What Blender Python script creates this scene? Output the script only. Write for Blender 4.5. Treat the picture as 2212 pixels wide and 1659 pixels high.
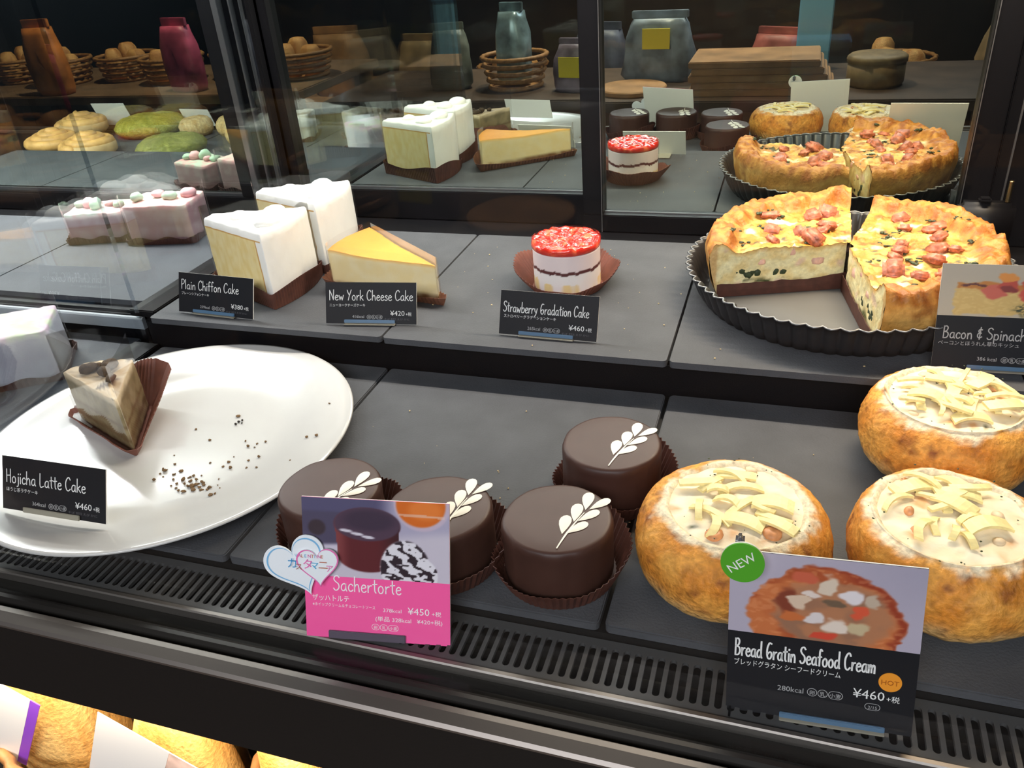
import bpy, bmesh, math, random
import numpy as np
from mathutils import Vector, Matrix, noise

for o in list(bpy.data.objects):
    bpy.data.objects.remove(o)
scene = bpy.context.scene
COL = scene.collection
PI = math.pi
H = 0.0362            # top of the boards on the upper shelf (lower boards: z = 0)
W = 0.265             # board width

# ------------------------------------------------------------------ camera
def make_camera():
    yaw, p, r = 0.349682695, 0.527078883, -0.0846709487
    f = Vector((-math.sin(yaw) * math.cos(p), math.cos(yaw) * math.cos(p), -math.sin(p)))
    right = Vector((math.cos(yaw), math.sin(yaw), 0))
    up = right.cross(f)
    r2 = math.cos(r) * right + math.sin(r) * up
    u2 = -math.sin(r) * right + math.cos(r) * up
    cd = bpy.data.cameras.new('camera')
    cd.sensor_width = 36
    cd.lens = 1778.89 * 36 / 2212
    cd.clip_start = 0.01
    cam = bpy.data.objects.new('camera', cd)
    COL.objects.link(cam)
    M = Matrix((( r2.x, u2.x, -f.x, 0.346757), (r2.y, u2.y, -f.y, -0.661853),
                (r2.z, u2.z, -f.z, 0.3753365), (0, 0, 0, 1)))
    cam.matrix_world = M
    scene.camera = cam
make_camera()

# ------------------------------------------------------------------ world, lights, exposure
wd = bpy.data.worlds.new('world')
scene.world = wd
wd.use_nodes = True
wd.node_tree.nodes['Background'].inputs[0].default_value = (0.75, 0.85, 1.0, 1)
wd.node_tree.nodes['Background'].inputs[1].default_value = 0.02

def area(name, loc, sx, sy, power, col, target=None, spread=PI):
    l = bpy.data.lights.new(name, 'AREA')
    l.shape = 'RECTANGLE'; l.size = sx; l.size_y = sy
    l.energy = power; l.color = col; l.spread = spread
    o = bpy.data.objects.new(name, l); COL.objects.link(o)
    o.location = loc
    if target is not None:
        d = Vector(target) - Vector(loc)
        o.rotation_euler = d.to_track_quat('-Z', 'Y').to_euler()
    return o

def spot(name, loc, target, power, col, size=0.6, blend=0.4, rad=0.03):
    l = bpy.data.lights.new(name, 'SPOT')
    l.energy = power; l.color = col; l.spot_size = size; l.spot_blend = blend; l.shadow_soft_size = rad
    o = bpy.data.objects.new(name, l); COL.objects.link(o)
    o.location = loc
    o.rotation_euler = (Vector(target) - Vector(loc)).to_track_quat('-Z', 'Y').to_euler()
    return o

# LED strip under the canopy, along the back, one length per bay
area('led_strip_main', (0.16, 0.175, 0.468), 0.86, 0.012, 5.9, (1.0, 0.93, 0.85))
area('led_strip_warm', (0.50, 0.18, 0.468), 0.30, 0.02, 2.6, (1.0, 0.72, 0.42))
area('led_strip_next', (-0.95, 0.215, 0.468), 1.2, 0.012, 25.0, (1.0, 0.93, 0.84))
# LED strip under the front panel for the lower shelf
area('led_strip_lower', (0.1, -0.375, -0.088), 1.4, 0.012, 5.5, (1.0, 0.84, 0.62))
# shop ceiling spots, and an unseen panel added as fill
spot('ceiling_spot_plate', (0.55, -0.35, 1.75), (-0.12, -0.22, 0), 10, (1.0, 0.88, 0.72), 0.30, 0.6, 0.02)
spot('ceiling_spot_bread', (0.75, 0.05, 1.75), (0.46, -0.11, 0), 14, (1.0, 0.80, 0.55), 0.26, 0.7, 0.03)
spot('ceiling_spot_table', (-0.2, -1.6, 1.8), (-0.2, -1.75, -0.2), 170, (1.0, 0.82, 0.6), 1.1, 0.6)
spot('ceiling_spot_table', (-1.7, -1.6, 1.8), (-2.2, -1.9, -0.2), 330, (1.0, 0.72, 0.46), 1.2, 0.6)
spot('ceiling_spot_table', (-0.4, -2.6, 1.8), (-0.4, -2.95, -0.4), 190, (1.0, 0.78, 0.52), 1.5, 0.6)
area('front_fill_panel', (0.3, -2.5, 1.75), 2.6, 1.0, 100, (0.95, 0.95, 1.0), (0.2, -0.2, 0))  # added fill light for the fronts of cards and cakes

scene.view_settings.view_transform = 'Standard'
scene.view_settings.look = 'None'
scene.view_settings.gamma = 1
scene.view_settings.use_curve_mapping = False
scene.view_settings.exposure = 0.0

# ------------------------------------------------------------------ materials
def lin(c):
    return tuple(((x / 255) / 12.92 if x / 255 <= 0.04045 else ((x / 255 + 0.055) / 1.055) ** 2.4) for x in c)

MATS = {}
def mat(name, col=(0.5, 0.5, 0.5), rough=0.5, metal=0.0, bump=0.0, bscale=200.0, var=0.0, vscale=40.0,
        attr=False, coat=0.0, spec=0.5, sss=0.0, ssr=0.01, trans=0.0):
    if name in MATS: return MATS[name]
    m = bpy.data.materials.new(name); m.use_nodes = True
    nt = m.node_tree; b = nt.nodes['Principled BSDF']
    b.inputs['Base Color'].default_value = (*col, 1)
    b.inputs['Roughness'].default_value = rough
    b.inputs['Metallic'].default_value = metal
    b.inputs['Coat Weight'].default_value = coat
    b.inputs['Coat Roughness'].default_value = 0.12
    b.inputs['Specular IOR Level'].default_value = spec
    if sss:
        b.inputs['Subsurface Weight'].default_value = sss
        b.inputs['Subsurface Radius'].default_value = (1.0, 0.4, 0.2)
        b.inputs['Subsurface Scale'].default_value = ssr
    if trans:
        b.inputs['Transmission Weight'].default_value = trans
    src = None
    tc = nt.nodes.new('ShaderNodeTexCoord')
    if attr:
        a = nt.nodes.new('ShaderNodeAttribute'); a.attribute_name = 'Col'
        src = a.outputs['Color']
    if var:
        n = nt.nodes.new('ShaderNodeTexNoise'); n.inputs['Scale'].default_value = vscale
        n.inputs['Detail'].default_value = 5
        nt.links.new(tc.outputs['Object'], n.inputs['Vector'])
        mr = nt.nodes.new('ShaderNodeMapRange')
        mr.inputs['From Min'].default_value = 0.3; mr.inputs['From Max'].default_value = 0.7
        mr.inputs['To Min'].default_value = 1 - var; mr.inputs['To Max'].default_value = 1 + var
        nt.links.new(n.outputs['Fac'], mr.inputs['Value'])
        mx = nt.nodes.new('ShaderNodeVectorMath'); mx.operation = 'SCALE'
        if src: nt.links.new(src, mx.inputs[0])
        else: mx.inputs[0].default_value = col
        nt.links.new(mr.outputs['Result'], mx.inputs['Scale'])
        src = mx.outputs['Vector']
    if src: nt.links.new(src, b.inputs['Base Color'])
    if bump:
        n = nt.nodes.new('ShaderNodeTexNoise'); n.inputs['Scale'].default_value = bscale
        n.inputs['Detail'].default_value = 6
        nt.links.new(tc.outputs['Object'], n.inputs['Vector'])
        bp = nt.nodes.new('ShaderNodeBump'); bp.inputs['Strength'].default_value = bump
        bp.inputs['Distance'].default_value = 0.002
        nt.links.new(n.outputs['Fac'], bp.inputs['Height'])
        nt.links.new(bp.outputs['Normal'], b.inputs['Normal'])
    MATS[name] = m
    return m

def sheet_glass(name, tint, base_fac, grazing, rough=0.0, gloss=(1, 1, 1)):
    """thin clear sheet: what lies behind shows through, with a reflection on top"""
    if name in MATS: return MATS[name]
    m = bpy.data.materials.new(name); m.use_nodes = True
    nt = m.node_tree; nt.nodes.remove(nt.nodes['Principled BSDF'])
    out = nt.nodes['Material Output']
    t = nt.nodes.new('ShaderNodeBsdfTransparent'); t.inputs[0].default_value = (*tint, 1)
    g = nt.nodes.new('ShaderNodeBsdfGlossy'); g.inputs['Roughness'].default_value = rough
    g.inputs['Color'].default_value = (*gloss, 1)
    lw = nt.nodes.new('ShaderNodeLayerWeight'); lw.inputs[0].default_value = 0.12
    mr = nt.nodes.new('ShaderNodeMapRange')
    mr.inputs['To Min'].default_value = base_fac; mr.inputs['To Max'].default_value = grazing
    nt.links.new(lw.outputs['Fresnel'], mr.inputs['Value'])
    mx = nt.nodes.new('ShaderNodeMixShader')
    nt.links.new(mr.outputs['Result'], mx.inputs[0])
    nt.links.new(t.outputs[0], mx.inputs[1]); nt.links.new(g.outputs[0], mx.inputs[2])
    nt.links.new(mx.outputs[0], out.inputs[0])
    MATS[name] = m
    return m

def mirror_glass(name, refl):
    m = bpy.data.materials.new(name); m.use_nodes = True
    nt = m.node_tree; nt.nodes.remove(nt.nodes['Principled BSDF'])
    out = nt.nodes['Material Output']
    d = nt.nodes.new('ShaderNodeBsdfDiffuse'); d.inputs[0].default_value = (0.0015, 0.0020, 0.0024, 1)
    g = nt.nodes.new('ShaderNodeBsdfGlossy'); g.inputs['Roughness'].default_value = 0.0
    g.inputs['Color'].default_value = (*refl, 1)
    mx = nt.nodes.new('ShaderNodeAddShader')
    nt.links.new(d.outputs[0], mx.inputs[0]); nt.links.new(g.outputs[0], mx.inputs[1])
    nt.links.new(mx.outputs[0], out.inputs[0])
    MATS[name] = m
    return m

M_slate = mat('slate_board', (0.072, 0.075, 0.082), 0.65, spec=0.22, bump=0.25, bscale=600, var=0.12, vscale=25)
M_black = mat('black_enamel', (0.004, 0.004, 0.005), 0.4, spec=0.2)
M_blackm = mat('black_matte', (0.009, 0.0085, 0.008), 0.55, bump=0.05, bscale=400, spec=0.3)
M_alu = mat('dark_anodised', (0.20, 0.20, 0.20), 0.35, metal=0.8)
M_rail = mat('front_rail', (0.035, 0.033, 0.030), 0.33, metal=0.6)
M_pale = mat('pale_rail', (0.22, 0.20, 0.18), 0.38, metal=0.8)
M_grille = mat('grille_plastic', (0.060, 0.060, 0.060), 0.5)
M_mirror = mirror_glass('tinted_mirror_glass', (0.50, 0.56, 0.50))
M_glass = sheet_glass('side_glass', (0.78, 0.82, 0.86), 0.09, 0.60)
M_front = sheet_glass('front_glass', (0.97, 0.98, 0.98), 0.012, 0.10)
M_film = sheet_glass('cake_film', (0.97, 0.97, 0.97), 0.016, 0.32, 0.08)
M_plate = mat('white_porcelain', (0.55, 0.545, 0.53), 0.14, coat=0.6)
M_paper = mat('brown_cake_paper', (0.085, 0.028, 0.018), 0.55, var=0.25, vscale=120)
M_cardw = mat('card_back', (0.78, 0.78, 0.75), 0.6)
M_cardk = mat('card_black', (0.010, 0.011, 0.014), 0.5, spec=0.2)
M_cardp = mat('card_pink', lin((250, 92, 162)), 0.5, spec=0.3)
M_ink = mat('chalk_ink', (0.80, 0.80, 0.78), 0.7)
M_inkd = mat('grey_ink', (0.10, 0.10, 0.11), 0.7)
M_inkm = mat('mid_ink', (0.42, 0.42, 0.42), 0.7)
M_print = mat('printed_photo', rough=0.35, attr=True)
M_acry = mat('acrylic_stand', (0.09, 0.17, 0.27), 0.2, coat=0.3)
M_acry2 = mat('acrylic_clear', (0.30, 0.28, 0.22), 0.2)
M_food = mat('food_matte', rough=0.75, attr=True, bump=0.35, bscale=500, spec=0.3)
M_foods = mat('food_soft', rough=0.5, attr=True, bump=0.12, bscale=350, spec=0.3)
M_quiche = mat('quiche_baked', rough=0.5, attr=True, bump=0.5, bscale=350, var=0.12, vscale=260, spec=0.4)
M_bread = mat('bread_crust', rough=0.55, attr=True, bump=0.9, bscale=260, var=0.24, vscale=260, spec=0.3)
M_choc = mat('chocolate_glaze', (0.056, 0.0235, 0.017), 0.48, var=0.08, vscale=60, spec=0.36)
M_icing = mat('white_icing', (0.85, 0.80, 0.68), 0.45)
M_jelly = mat('strawberry_jelly', rough=0.08, attr=True, coat=0.6, bump=0.25, bscale=220)
M_cream = mat('whipped_cream', (0.88, 0.87, 0.82), 0.55, bump=0.2, bscale=180)
M_cheese = mat('cheese_strip', (0.88, 0.74, 0.34), 0.45, var=0.1, vscale=300)
M_bacon = mat('bacon', (0.50, 0.155, 0.085), 0.4, var=0.5, vscale=220, bump=0.3, bscale=300)
M_green = mat('spinach', (0.035, 0.05, 0.018), 0.6, var=0.4, vscale=300)
M_crumb = mat('brown_crumb', (0.15, 0.085, 0.035), 0.9)
M_crumbp = mat('pale_crumb', (0.55, 0.42, 0.22), 0.9)
M_tin = mat('tin_coating', (0.035, 0.036, 0.039), 0.38, metal=0.35)
M_tinin = mat('tin_inside', (0.11, 0.107, 0.10), 0.55, spec=0.25)
M_brass = mat('brass_screw', (0.55, 0.42, 0.20), 0.3, metal=1.0)
M_wood = mat('shop_wood', (0.36, 0.19, 0.085), 0.5, var=0.3, vscale=12)
M_woodd = mat('dark_shop_wood', (0.07, 0.042, 0.028), 0.5, var=0.3, vscale=10)
M_wicker = mat('wicker', (0.30, 0.14, 0.045), 0.55, var=0.3, vscale=90)
M_white = mat('white_label', (0.86, 0.86, 0.84), 0.5)
M_purple = mat('purple_label', lin((140, 70, 205)), 0.5)

# ------------------------------------------------------------------ helpers
def tag(o, label=None, cat=None, group=None, kind=None):
    if label: o['label'] = label
    if cat: o['category'] = cat
    if group: o['group'] = group
    if kind: o['kind'] = kind
    return o

def link(name, me, m=None, parent=None, smooth=True):
    o = bpy.data.objects.new(name, me)
    COL.objects.link(o)
    if m is not None and not me.materials: me.materials.append(m)
    if parent is not None: o.parent = parent
    if smooth:
        me.polygons.foreach_set('use_smooth', [True] * len(me.polygons))
    return o

def empty(name, loc=(0, 0, 0), rot=(0, 0, 0)):
    o = bpy.data.objects.new(name, None)
    o.empty_display_size = 0.01
    COL.objects.link(o)
    o.location = loc; o.rotation_euler = rot
    return o

def pymesh(name, verts, faces, cols=None):
    me = bpy.data.meshes.new(name)
    me.from_pydata([tuple(v) for v in verts], [], faces)
    if cols is not None:
        a = me.color_attributes.new('Col', 'FLOAT_COLOR', 'POINT')
        flat = []
        for c in cols: flat += [c[0], c[1], c[2], 1.0]
        a.data.foreach_set('color', flat)
    me.update()
    return me

def bm_mesh(name, bm):
    bmesh.ops.recalc_face_normals(bm, faces=bm.faces[:])
    me = bpy.data.meshes.new(name); bm.to_mesh(me); bm.free()
    return me

def add_box(bm, lo, hi, bev=0.0, seg=2):
    cx = [(a + b) / 2 for a, b in zip(lo, hi)]; s = [abs(b - a) for a, b in zip(lo, hi)]
    r = bmesh.ops.create_cube(bm, size=1)
    vs = r['verts']
    for v in vs:
        v.co = Vector((v.co.x * s[0] + cx[0], v.co.y * s[1] + cx[1], v.co.z * s[2] + cx[2]))
    if bev:
        es = list({e for v in vs for e in v.link_edges})
        bmesh.ops.bevel(bm, geom=es, offset=bev, segments=seg, affect='EDGES', clamp_overlap=True)

def box(name, lo, hi, m, parent=None, bev=0.0, seg=2, smooth=False):
    bm = bmesh.new(); add_box(bm, lo, hi, bev, seg)
    return link(name, bm_mesh(name, bm), m, parent, smooth)

def struct(o):
    o['kind'] = 'structure'
    return o

def extrude_outline(name, pts, z0, z1, m, parent=None, bev=0.0, smooth=False):
    bm = bmesh.new()
    vs = [bm.verts.new((p[0], p[1], z0)) for p in pts]
    f = bm.faces.new(vs)
    r = bmesh.ops.extrude_face_region(bm, geom=[f])
    for g in r['geom']:
        if isinstance(g, bmesh.types.BMVert): g.co.z = z1
    if bev:
        tops = [e for e in bm.edges if all(abs(v.co.z - z1) < 1e-9 for v in e.verts)]
        bmesh.ops.bevel(bm, geom=tops, offset=bev, segments=2, affect='EDGES', clamp_overlap=True)
    return link(name, bm_mesh(name, bm), m, parent, smooth)

def rounded_rect(x0, y0, x1, y1, r, n=5):
    pts = []
    for cx, cy, a0 in ((x1 - r, y0 + r, -PI / 2), (x1 - r, y1 - r, 0), (x0 + r, y1 - r, PI / 2), (x0 + r, y0 + r, PI)):
        for k in range(n + 1):
            a = a0 + PI / 2 * k / n
            pts.append((cx + r * math.cos(a), cy + r * math.sin(a)))
    return pts

def profile_x(name, prof, x0, x1, m, parent=None, smooth=False):
    """a section in (y, z) drawn out along x"""
    n = len(prof)
    v = [(x0, p[0], p[1]) for p in prof] + [(x1, p[0], p[1]) for p in prof]
    f = [(i, (i + 1) % n, n + (i + 1) % n, n + i) for i in range(n)] + [tuple(range(n))[::-1], tuple(range(n, 2 * n))]
    bm = bmesh.new(); me = pymesh(name, v, f); bm.from_mesh(me)
    bpy.data.meshes.remove(me)
    return link(name, bm_mesh(name, bm), m, parent, smooth)

def resample(pts, n, closed=True):
    P = [Vector((p[0], p[1])) for p in pts]
    if closed: P.append(P[0])
    L = [0]
    for a, b in zip(P, P[1:]): L.append(L[-1] + (b - a).length)
    out = []
    for i in range(n):
        t = L[-1] * i / (n if closed else n - 1)
        k = 0
        while k < len(L) - 2 and L[k + 1] < t: k += 1
        d = L[k + 1] - L[k]
        out.append(P[k].lerp(P[k + 1], (t - L[k]) / d if d else 0))
    return out

def fract(v, o=4):
    s = 0; a = 1; t = 0
    for _ in range(o):
        s += a * noise.noise(v); t += a; a *= 0.5; v = v * 2.03
    return s / t

def sm(a, b, x):
    t = max(0.0, min(1.0, (x - a) / (b - a)))
    return t * t * (3 - 2 * t)

def mixc(a, b, t):
    return tuple(x * (1 - t) + y * t for x, y in zip(a, b))

def loft(name, outline, rings, m, parent=None, colf=None, dispf=None, center=None, cap_bottom=True, cap_top=True, smooth=True):
    """rings of one outline: each ring = (scale about the centre, z or function(x, y))"""
    n = len(outline)
    c = Vector(center) if center else sum((Vector(p) for p in outline), Vector((0, 0))) / n
    V = []; C = []; F = []
    for j, (s, z) in enumerate(rings):
        for i, p in enumerate(outline):
            q = c + (Vector(p) - c) * s
            zz = z(q.x, q.y) if callable(z) else z
            v = Vector((q.x, q.y, zz))
            if dispf: v = v + dispf(v, j, i)
            V.append(v)
            if colf: C.append(colf(v, j, i))
    for j in range(len(rings) - 1):
        for i in range(n):
            k = (i + 1) % n
            F.append((j * n + i, j * n + k, (j + 1) * n + k, (j + 1) * n + i))
    if cap_bottom: F.append(tuple(range(n))[::-1])
    if cap_top:
        top = (len(rings) - 1) * n
        cc = sum((V[top + i] for i in range(n)), Vector()) / n
        V.append(cc)
        if colf: C.append(colf(cc, len(rings) - 1, 0))
        for i in range(n): F.append((top + i, top + (i + 1) % n, len(V) - 1))
    return link(name, pymesh(name, V, F, C if colf else None), m, parent, smooth)

def circle(r, n=64, cx=0, cy=0):
    return [(cx + r * math.cos(2 * PI * i / n), cy + r * math.sin(2 * PI * i / n)) for i in range(n)]

def tube(bm, pts, r, n=8, closed=False):
    """round bar through 3-D points"""
    P = [Vector(p) for p in pts]
    rings = []
    for i, p in enumerate(P):
        a = P[i - 1] if (i > 0 or closed) else p
        b = P[(i + 1) % len(P)] if (i < len(P) - 1 or closed) else p
        t = (b - a).normalized()
        ref = Vector((0, 0, 1)) if abs(t.z) < 0.9 else Vector((1, 0, 0))
        u = t.cross(ref).normalized(); w = u.cross(t)
        rr = r[i] if isinstance(r, (list, tuple)) else r
        rings.append([bm.verts.new(p + (u * math.cos(2 * PI * k / n) + w * math.sin(2 * PI * k / n)) * rr) for k in range(n)])
    m = len(rings)
    for j in range(m if closed else m - 1):
        A = rings[j]; B = rings[(j + 1) % m]
        for k in range(n):
            bm.faces.new((A[k], A[(k + 1) % n], B[(k + 1) % n], B[k]))
    if not closed:
        bm.faces.new(rings[0][::-1]); bm.faces.new(rings[-1])

def pleated(name, outline, hf, m, parent, flare=0.3, amp=0.0009, base_z=0.0, n=None, rows=3, floor=True, seed=0, thick=0.0004):
    """fluted paper case: a wall of pleats round an outline, flaring outwards"""
    n = n or len(outline)
    P = resample(outline, n)
    c = sum(P, Vector((0, 0))) / n
    V = []; F = []
    for j in range(rows + 1):
        t = j / rows
        for i in range(n):
            p = P[i]; a = P[i - 1]; b = P[(i + 1) % n]
            tg = (b - a).normalized(); nn = Vector((tg.y, -tg.x))
            if nn.dot(p - c) < 0: nn = -nn
            hh = hf(i / n, p)
            o = flare * hh * t + amp * (1 if i % 2 else -1) * (0.35 + 0.65 * t)
            q = p + nn * o
            V.append((q.x, q.y, base_z + hh * t + (amp * 0.9 if (i % 2 and j == rows) else 0)))
    for j in range(rows):
        for i in range(n):
            k = (i + 1) % n
            F.append((j * n + i, j * n + k, (j + 1) * n + k, (j + 1) * n + i))
    if floor: F.append(tuple(range(n))[::-1])
    o = link(name, pymesh(name, V, F), m, parent, smooth=False)
    md = o.modifiers.new('thickness', 'SOLIDIFY'); md.thickness = thick; md.offset = 0
    return o

def film_wall(name, outline, z0, z1f, m, parent, n=60, closed=True):
    P = resample(outline, n, closed)
    V = []; F = []
    for j in range(2):
        for i in range(n):
            z = z0 if j == 0 else (z1f(i / n) if callable(z1f) else z1f)
            V.append((P[i].x, P[i].y, z))
    for i in range(n if closed else n - 1):
        k = (i + 1) % n
        F.append((i, k, n + k, n + i))
    o = link(name, pymesh(name, V, F), m, parent)
    return o

# ------------------------------------------------------------------ the shop room (seen in the mirror doors)
struct(box('floor', (-3.6, -4.6, -0.86), (3.2, 0.7, -0.80), M_woodd))
struct(box('ceiling', (-3.6, -4.6, 1.95), (3.2, 0.7, 2.0), mat('ceiling_paint', (0.05, 0.045, 0.04), 0.8)))
struct(box('wall_back', (-3.6, 0.62, -0.80), (3.2, 0.7, 1.95), M_blackm))
struct(box('wall_front', (-3.6, -4.6, -0.80), (3.2, -4.5, 1.95), mat('brown_wall', (0.06, 0.035, 0.022), 0.7, var=0.3, vscale=4)))
struct(box('wall_left', (-3.6, -4.5, -0.80), (-3.5, 0.62, 1.95), M_blackm))
struct(box('wall_right', (3.1, -4.5, -0.80), (3.2, 0.62, 1.95), M_blackm))

# ------------------------------------------------------------------ the display case
X0, X1 = -1.75, 0.66          # whole run of the case
XG = -0.285                   # side glass between the two bays
YG = 0.270                    # plane of the right mirror door

case = empty('display_case', (0, 0, -0.80))
tag(case, 'black refrigerated cake display case with stepped deck and canopy', 'display case')
def cbox(name, lo, hi, m, bev=0.0):
    o = box(name, (lo[0], lo[1], lo[2] + 0.80), (hi[0], hi[1], hi[2] + 0.80), m, case, bev)
    return o
cbox('plinth', (X0, -0.25, -0.80), (X1, 0.33, -0.42), M_blackm)
cbox('lower_shelf', (X0, -0.40, -0.42), (X1, 0.33, -0.40), M_blackm, 0.003)
cbox('lower_back_panel', (X0, -0.12, -0.40), (X1, 0.33, -0.10), M_blackm)
cbox('deck', (X0, -0.318, -0.10), (X1, 0.33, -0.0065), M_blackm)
cbox('deck_tray', (X0, -0.357, -0.10), (X1, -0.318, -0.040), M_black)
cbox('riser', (XG + 0.004, -0.045, -0.0065), (X1, 0.33, H - 0.0067), M_black, 0.003)
cbox('riser', (X0, -0.032, -0.0065), (XG - 0.004, 0.33, H - 0.0067), M_black, 0.003)
cbox('canopy', (X0, -0.04, 0.476), (X1, 0.36, 0.50), M_blackm, 0.004)
cbox('side_panel', (X1, -0.36, -0.42), (X1 + 0.02, 0.36, 0.50), M_black, 0.002)
cbox('back_panel', (X0, 0.335, -0.10), (X1, 0.36, 0.476), M_black)

fp = cbox('front_panel', (X0, -0.400, -0.082), (X1, -0.389, -0.0135), M_blackm, 0.001)
cbox('panel_return', (X0, -0.389, -0.082), (X1, -0.357, -0.076), M_blackm)

# stepped front rails: each a bar of its own
def rail(prof, m):
    pr = [(y, z + 0.80) for y, z in prof]
    return profile_x('front_rail', pr, X0, X1, m, case)
rail([(-0.3570, -0.030), (-0.3610, -0.030), (-0.3610, -0.0105), (-0.3602, -0.0095), (-0.3578, -0.0095), (-0.3570, -0.0105)], M_pale)
rail([(-0.3610, -0.030), (-0.3730, -0.030), (-0.3730, -0.0185), (-0.3718, -0.0172), (-0.3622, -0.0160), (-0.3610, -0.0165)], M_rail)
rail([(-0.3730, -0.030), (-0.3830, -0.030), (-0.3830, -0.0150), (-0.3818, -0.0125), (-0.3795, -0.0112), (-0.3765, -0.0112), (-0.3742, -0.0125), (-0.3730, -0.0150)], M_rail)
rail([(-0.3830, -0.030), (-0.3875, -0.030), (-0.3875, -0.0195), (-0.3830, -0.0195)], M_black)
rail([(-0.3875, -0.0135), (-0.4010, -0.0135), (-0.4010, -0.0118), (-0.3990, -0.0102), (-0.3920, -0.0088), (-0.3885, -0.0088), (-0.3875, -0.0098)], M_pale)

# vent grille: one slat between each two slots, with rounded slot ends
gr = empty('vent_grille', (0, 0, -0.0400))
tag(gr, 'dark grey slotted vent grille running along the front of the deck', 'vent grille')
pitch = 0.0068; ya, yb = -0.3565, -0.3190; sw = 0.0041; s0, s1 = -0.3520, -0.3245
def slat_mesh():
    r = sw / 2
    R = [(pitch / 2, ya)]
    for k in range(6):
        t = PI / 2 * k / 5
        R.append((pitch / 2 - r * math.sin(t), s0 + r - r * math.cos(t)))
    for k in range(6):
        t = PI / 2 * (1 - k / 5)
        R.append((pitch / 2 - r * math.sin(t), s1 - r + r * math.cos(t)))
    R.append((pitch / 2, yb))
    L = [(-x, y) for x, y in R[::-1]]
    pts = R + L
    bm = bmesh.new()
    top = [bm.verts.new((x, y, 0.0288)) for x, y in pts]
    bot = [bm.verts.new((x, y, 0.0262)) for x, y in pts]
    # strips across the slat keep the faces convex
    n = len(R)
    for i in range(n - 1):
        a, b = i, i + 1
        c, d = len(pts) - 1 - b, len(pts) - 1 - a
        bm.faces.new((top[a], top[b], top[c], top[d]))
    for i in range(len(pts)):
        j = (i + 1) % len(pts)
        bm.faces.new((top[j], top[i], bot[i], bot[j]))
    return bm_mesh('slat', bm)
sm_ = slat_mesh(); sm_.materials.append(M_grille)
for i in range(134):
    o = bpy.data.objects.new('slat', sm_); COL.objects.link(o); o.parent = gr
    o.location = (-0.272 + pitch * i, 0, 0)
# the two long joints of the grille sections
for x in (0.343,):
    box('joint', (x - 0.0006, ya + 0.001, 0.0289), (x + 0.0006, yb - 0.001, 0.0292), M_black, gr)

# slate boards
def board(x0, x1, y0, y1, z, label):
    o = extrude_outline('slate_board', rounded_rect(x0, y0, x1, y1, 0.004), z - 0.006, z, M_slate, None, 0.0009)
    tag(o, label, 'board', 'slate boards under the cakes')
board(-W + 0.0012, -0.0012, -0.0545, 0.2166, H, 'grey board on the upper shelf under the white and the yellow cakes')
board(0.0012, W - 0.0012, -0.0553, 0.2166, H, 'grey board on the upper shelf under the red-topped cake')
board(W + 0.0012, 2 * W, -0.0553, 0.2166, H, 'grey board on the upper shelf under the round quiche tin')
board(-W + 0.0012, -0.0012, -0.3185, -0.048, 0, 'grey board on the lower deck under the white plate')
board(0.0014, W - 0.0018, -0.3180, -0.048, 0, 'grey board on the lower deck under the chocolate cakes')
board(W + 0.0018, 2 * W + 0.09, -0.3180, -0.048, 0, 'grey board on the lower deck under the bread bowls')
for k in range(3):
    xa = -0.30 - 0.237 - k * 0.265 if k else -0.537
    xb = -0.30 if k == 0 else xa + 0.2626
    if k: xb = -0.5394 - (k - 1) * 0.265; xa = xb - 0.2626
    board(xa, xb, -0.019, 0.2166, H, ['grey board on the upper shelf just beyond the side glass', 'grey board on the upper shelf, second beyond the side glass', 'grey board on the upper shelf, third beyond the side glass'][k])
    board(xa, xb, -0.318, -0.036, 0, ['grey board on the lower deck just beyond the side glass', 'grey board on the lower deck, second beyond the side glass', 'grey board on the lower deck, third beyond the side glass'][k])
# pale ticket rail on the front of the next bay's upper shelf
tr = profile_x('ticket_rail', [(-0.0325, 0.012), (-0.0375, 0.012), (-0.0375, 0.0235), (-0.0360, 0.0250), (-0.0325, 0.0250)], X0, XG - 0.006, mat('pale_plastic', (0.45, 0.47, 0.48), 0.4))
tag(tr, 'pale ticket rail on the shelf edge beyond the side glass', 'rail')

# side glass with its black foot strip
sg = empty('side_glass', (XG, 0, 0)); tag(sg, 'upright clear glass panel dividing the case beside the white plate', 'glass panel')
box('glass_sheet', (-0.003, -0.355, -0.0060), (0.003, -0.0462, 0.470), M_glass, sg)
box('glass_sheet', (-0.003, -0.0460, H - 0.006), (0.003, 0.255, 0.470), M_glass, sg)
box('foot_strip', (-0.0135, -0.316, -0.0062), (0.0185, -0.049, 0.0035), M_black, sg, 0.001)
box('foot_strip', (-0.0135, -0.043, H - 0.0062), (0.0185, 0.2166, H + 0.0015), M_black, sg, 0.001)

# front glass standing in the rail
fg = box('front_glass', (X0 + 0.01, -0.3710, -0.0165), (X1 - 0.004, -0.3660, 0.474), M_front)
tag(fg, 'upright clear front glass pane standing in the black front rail', 'glass pane')

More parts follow.
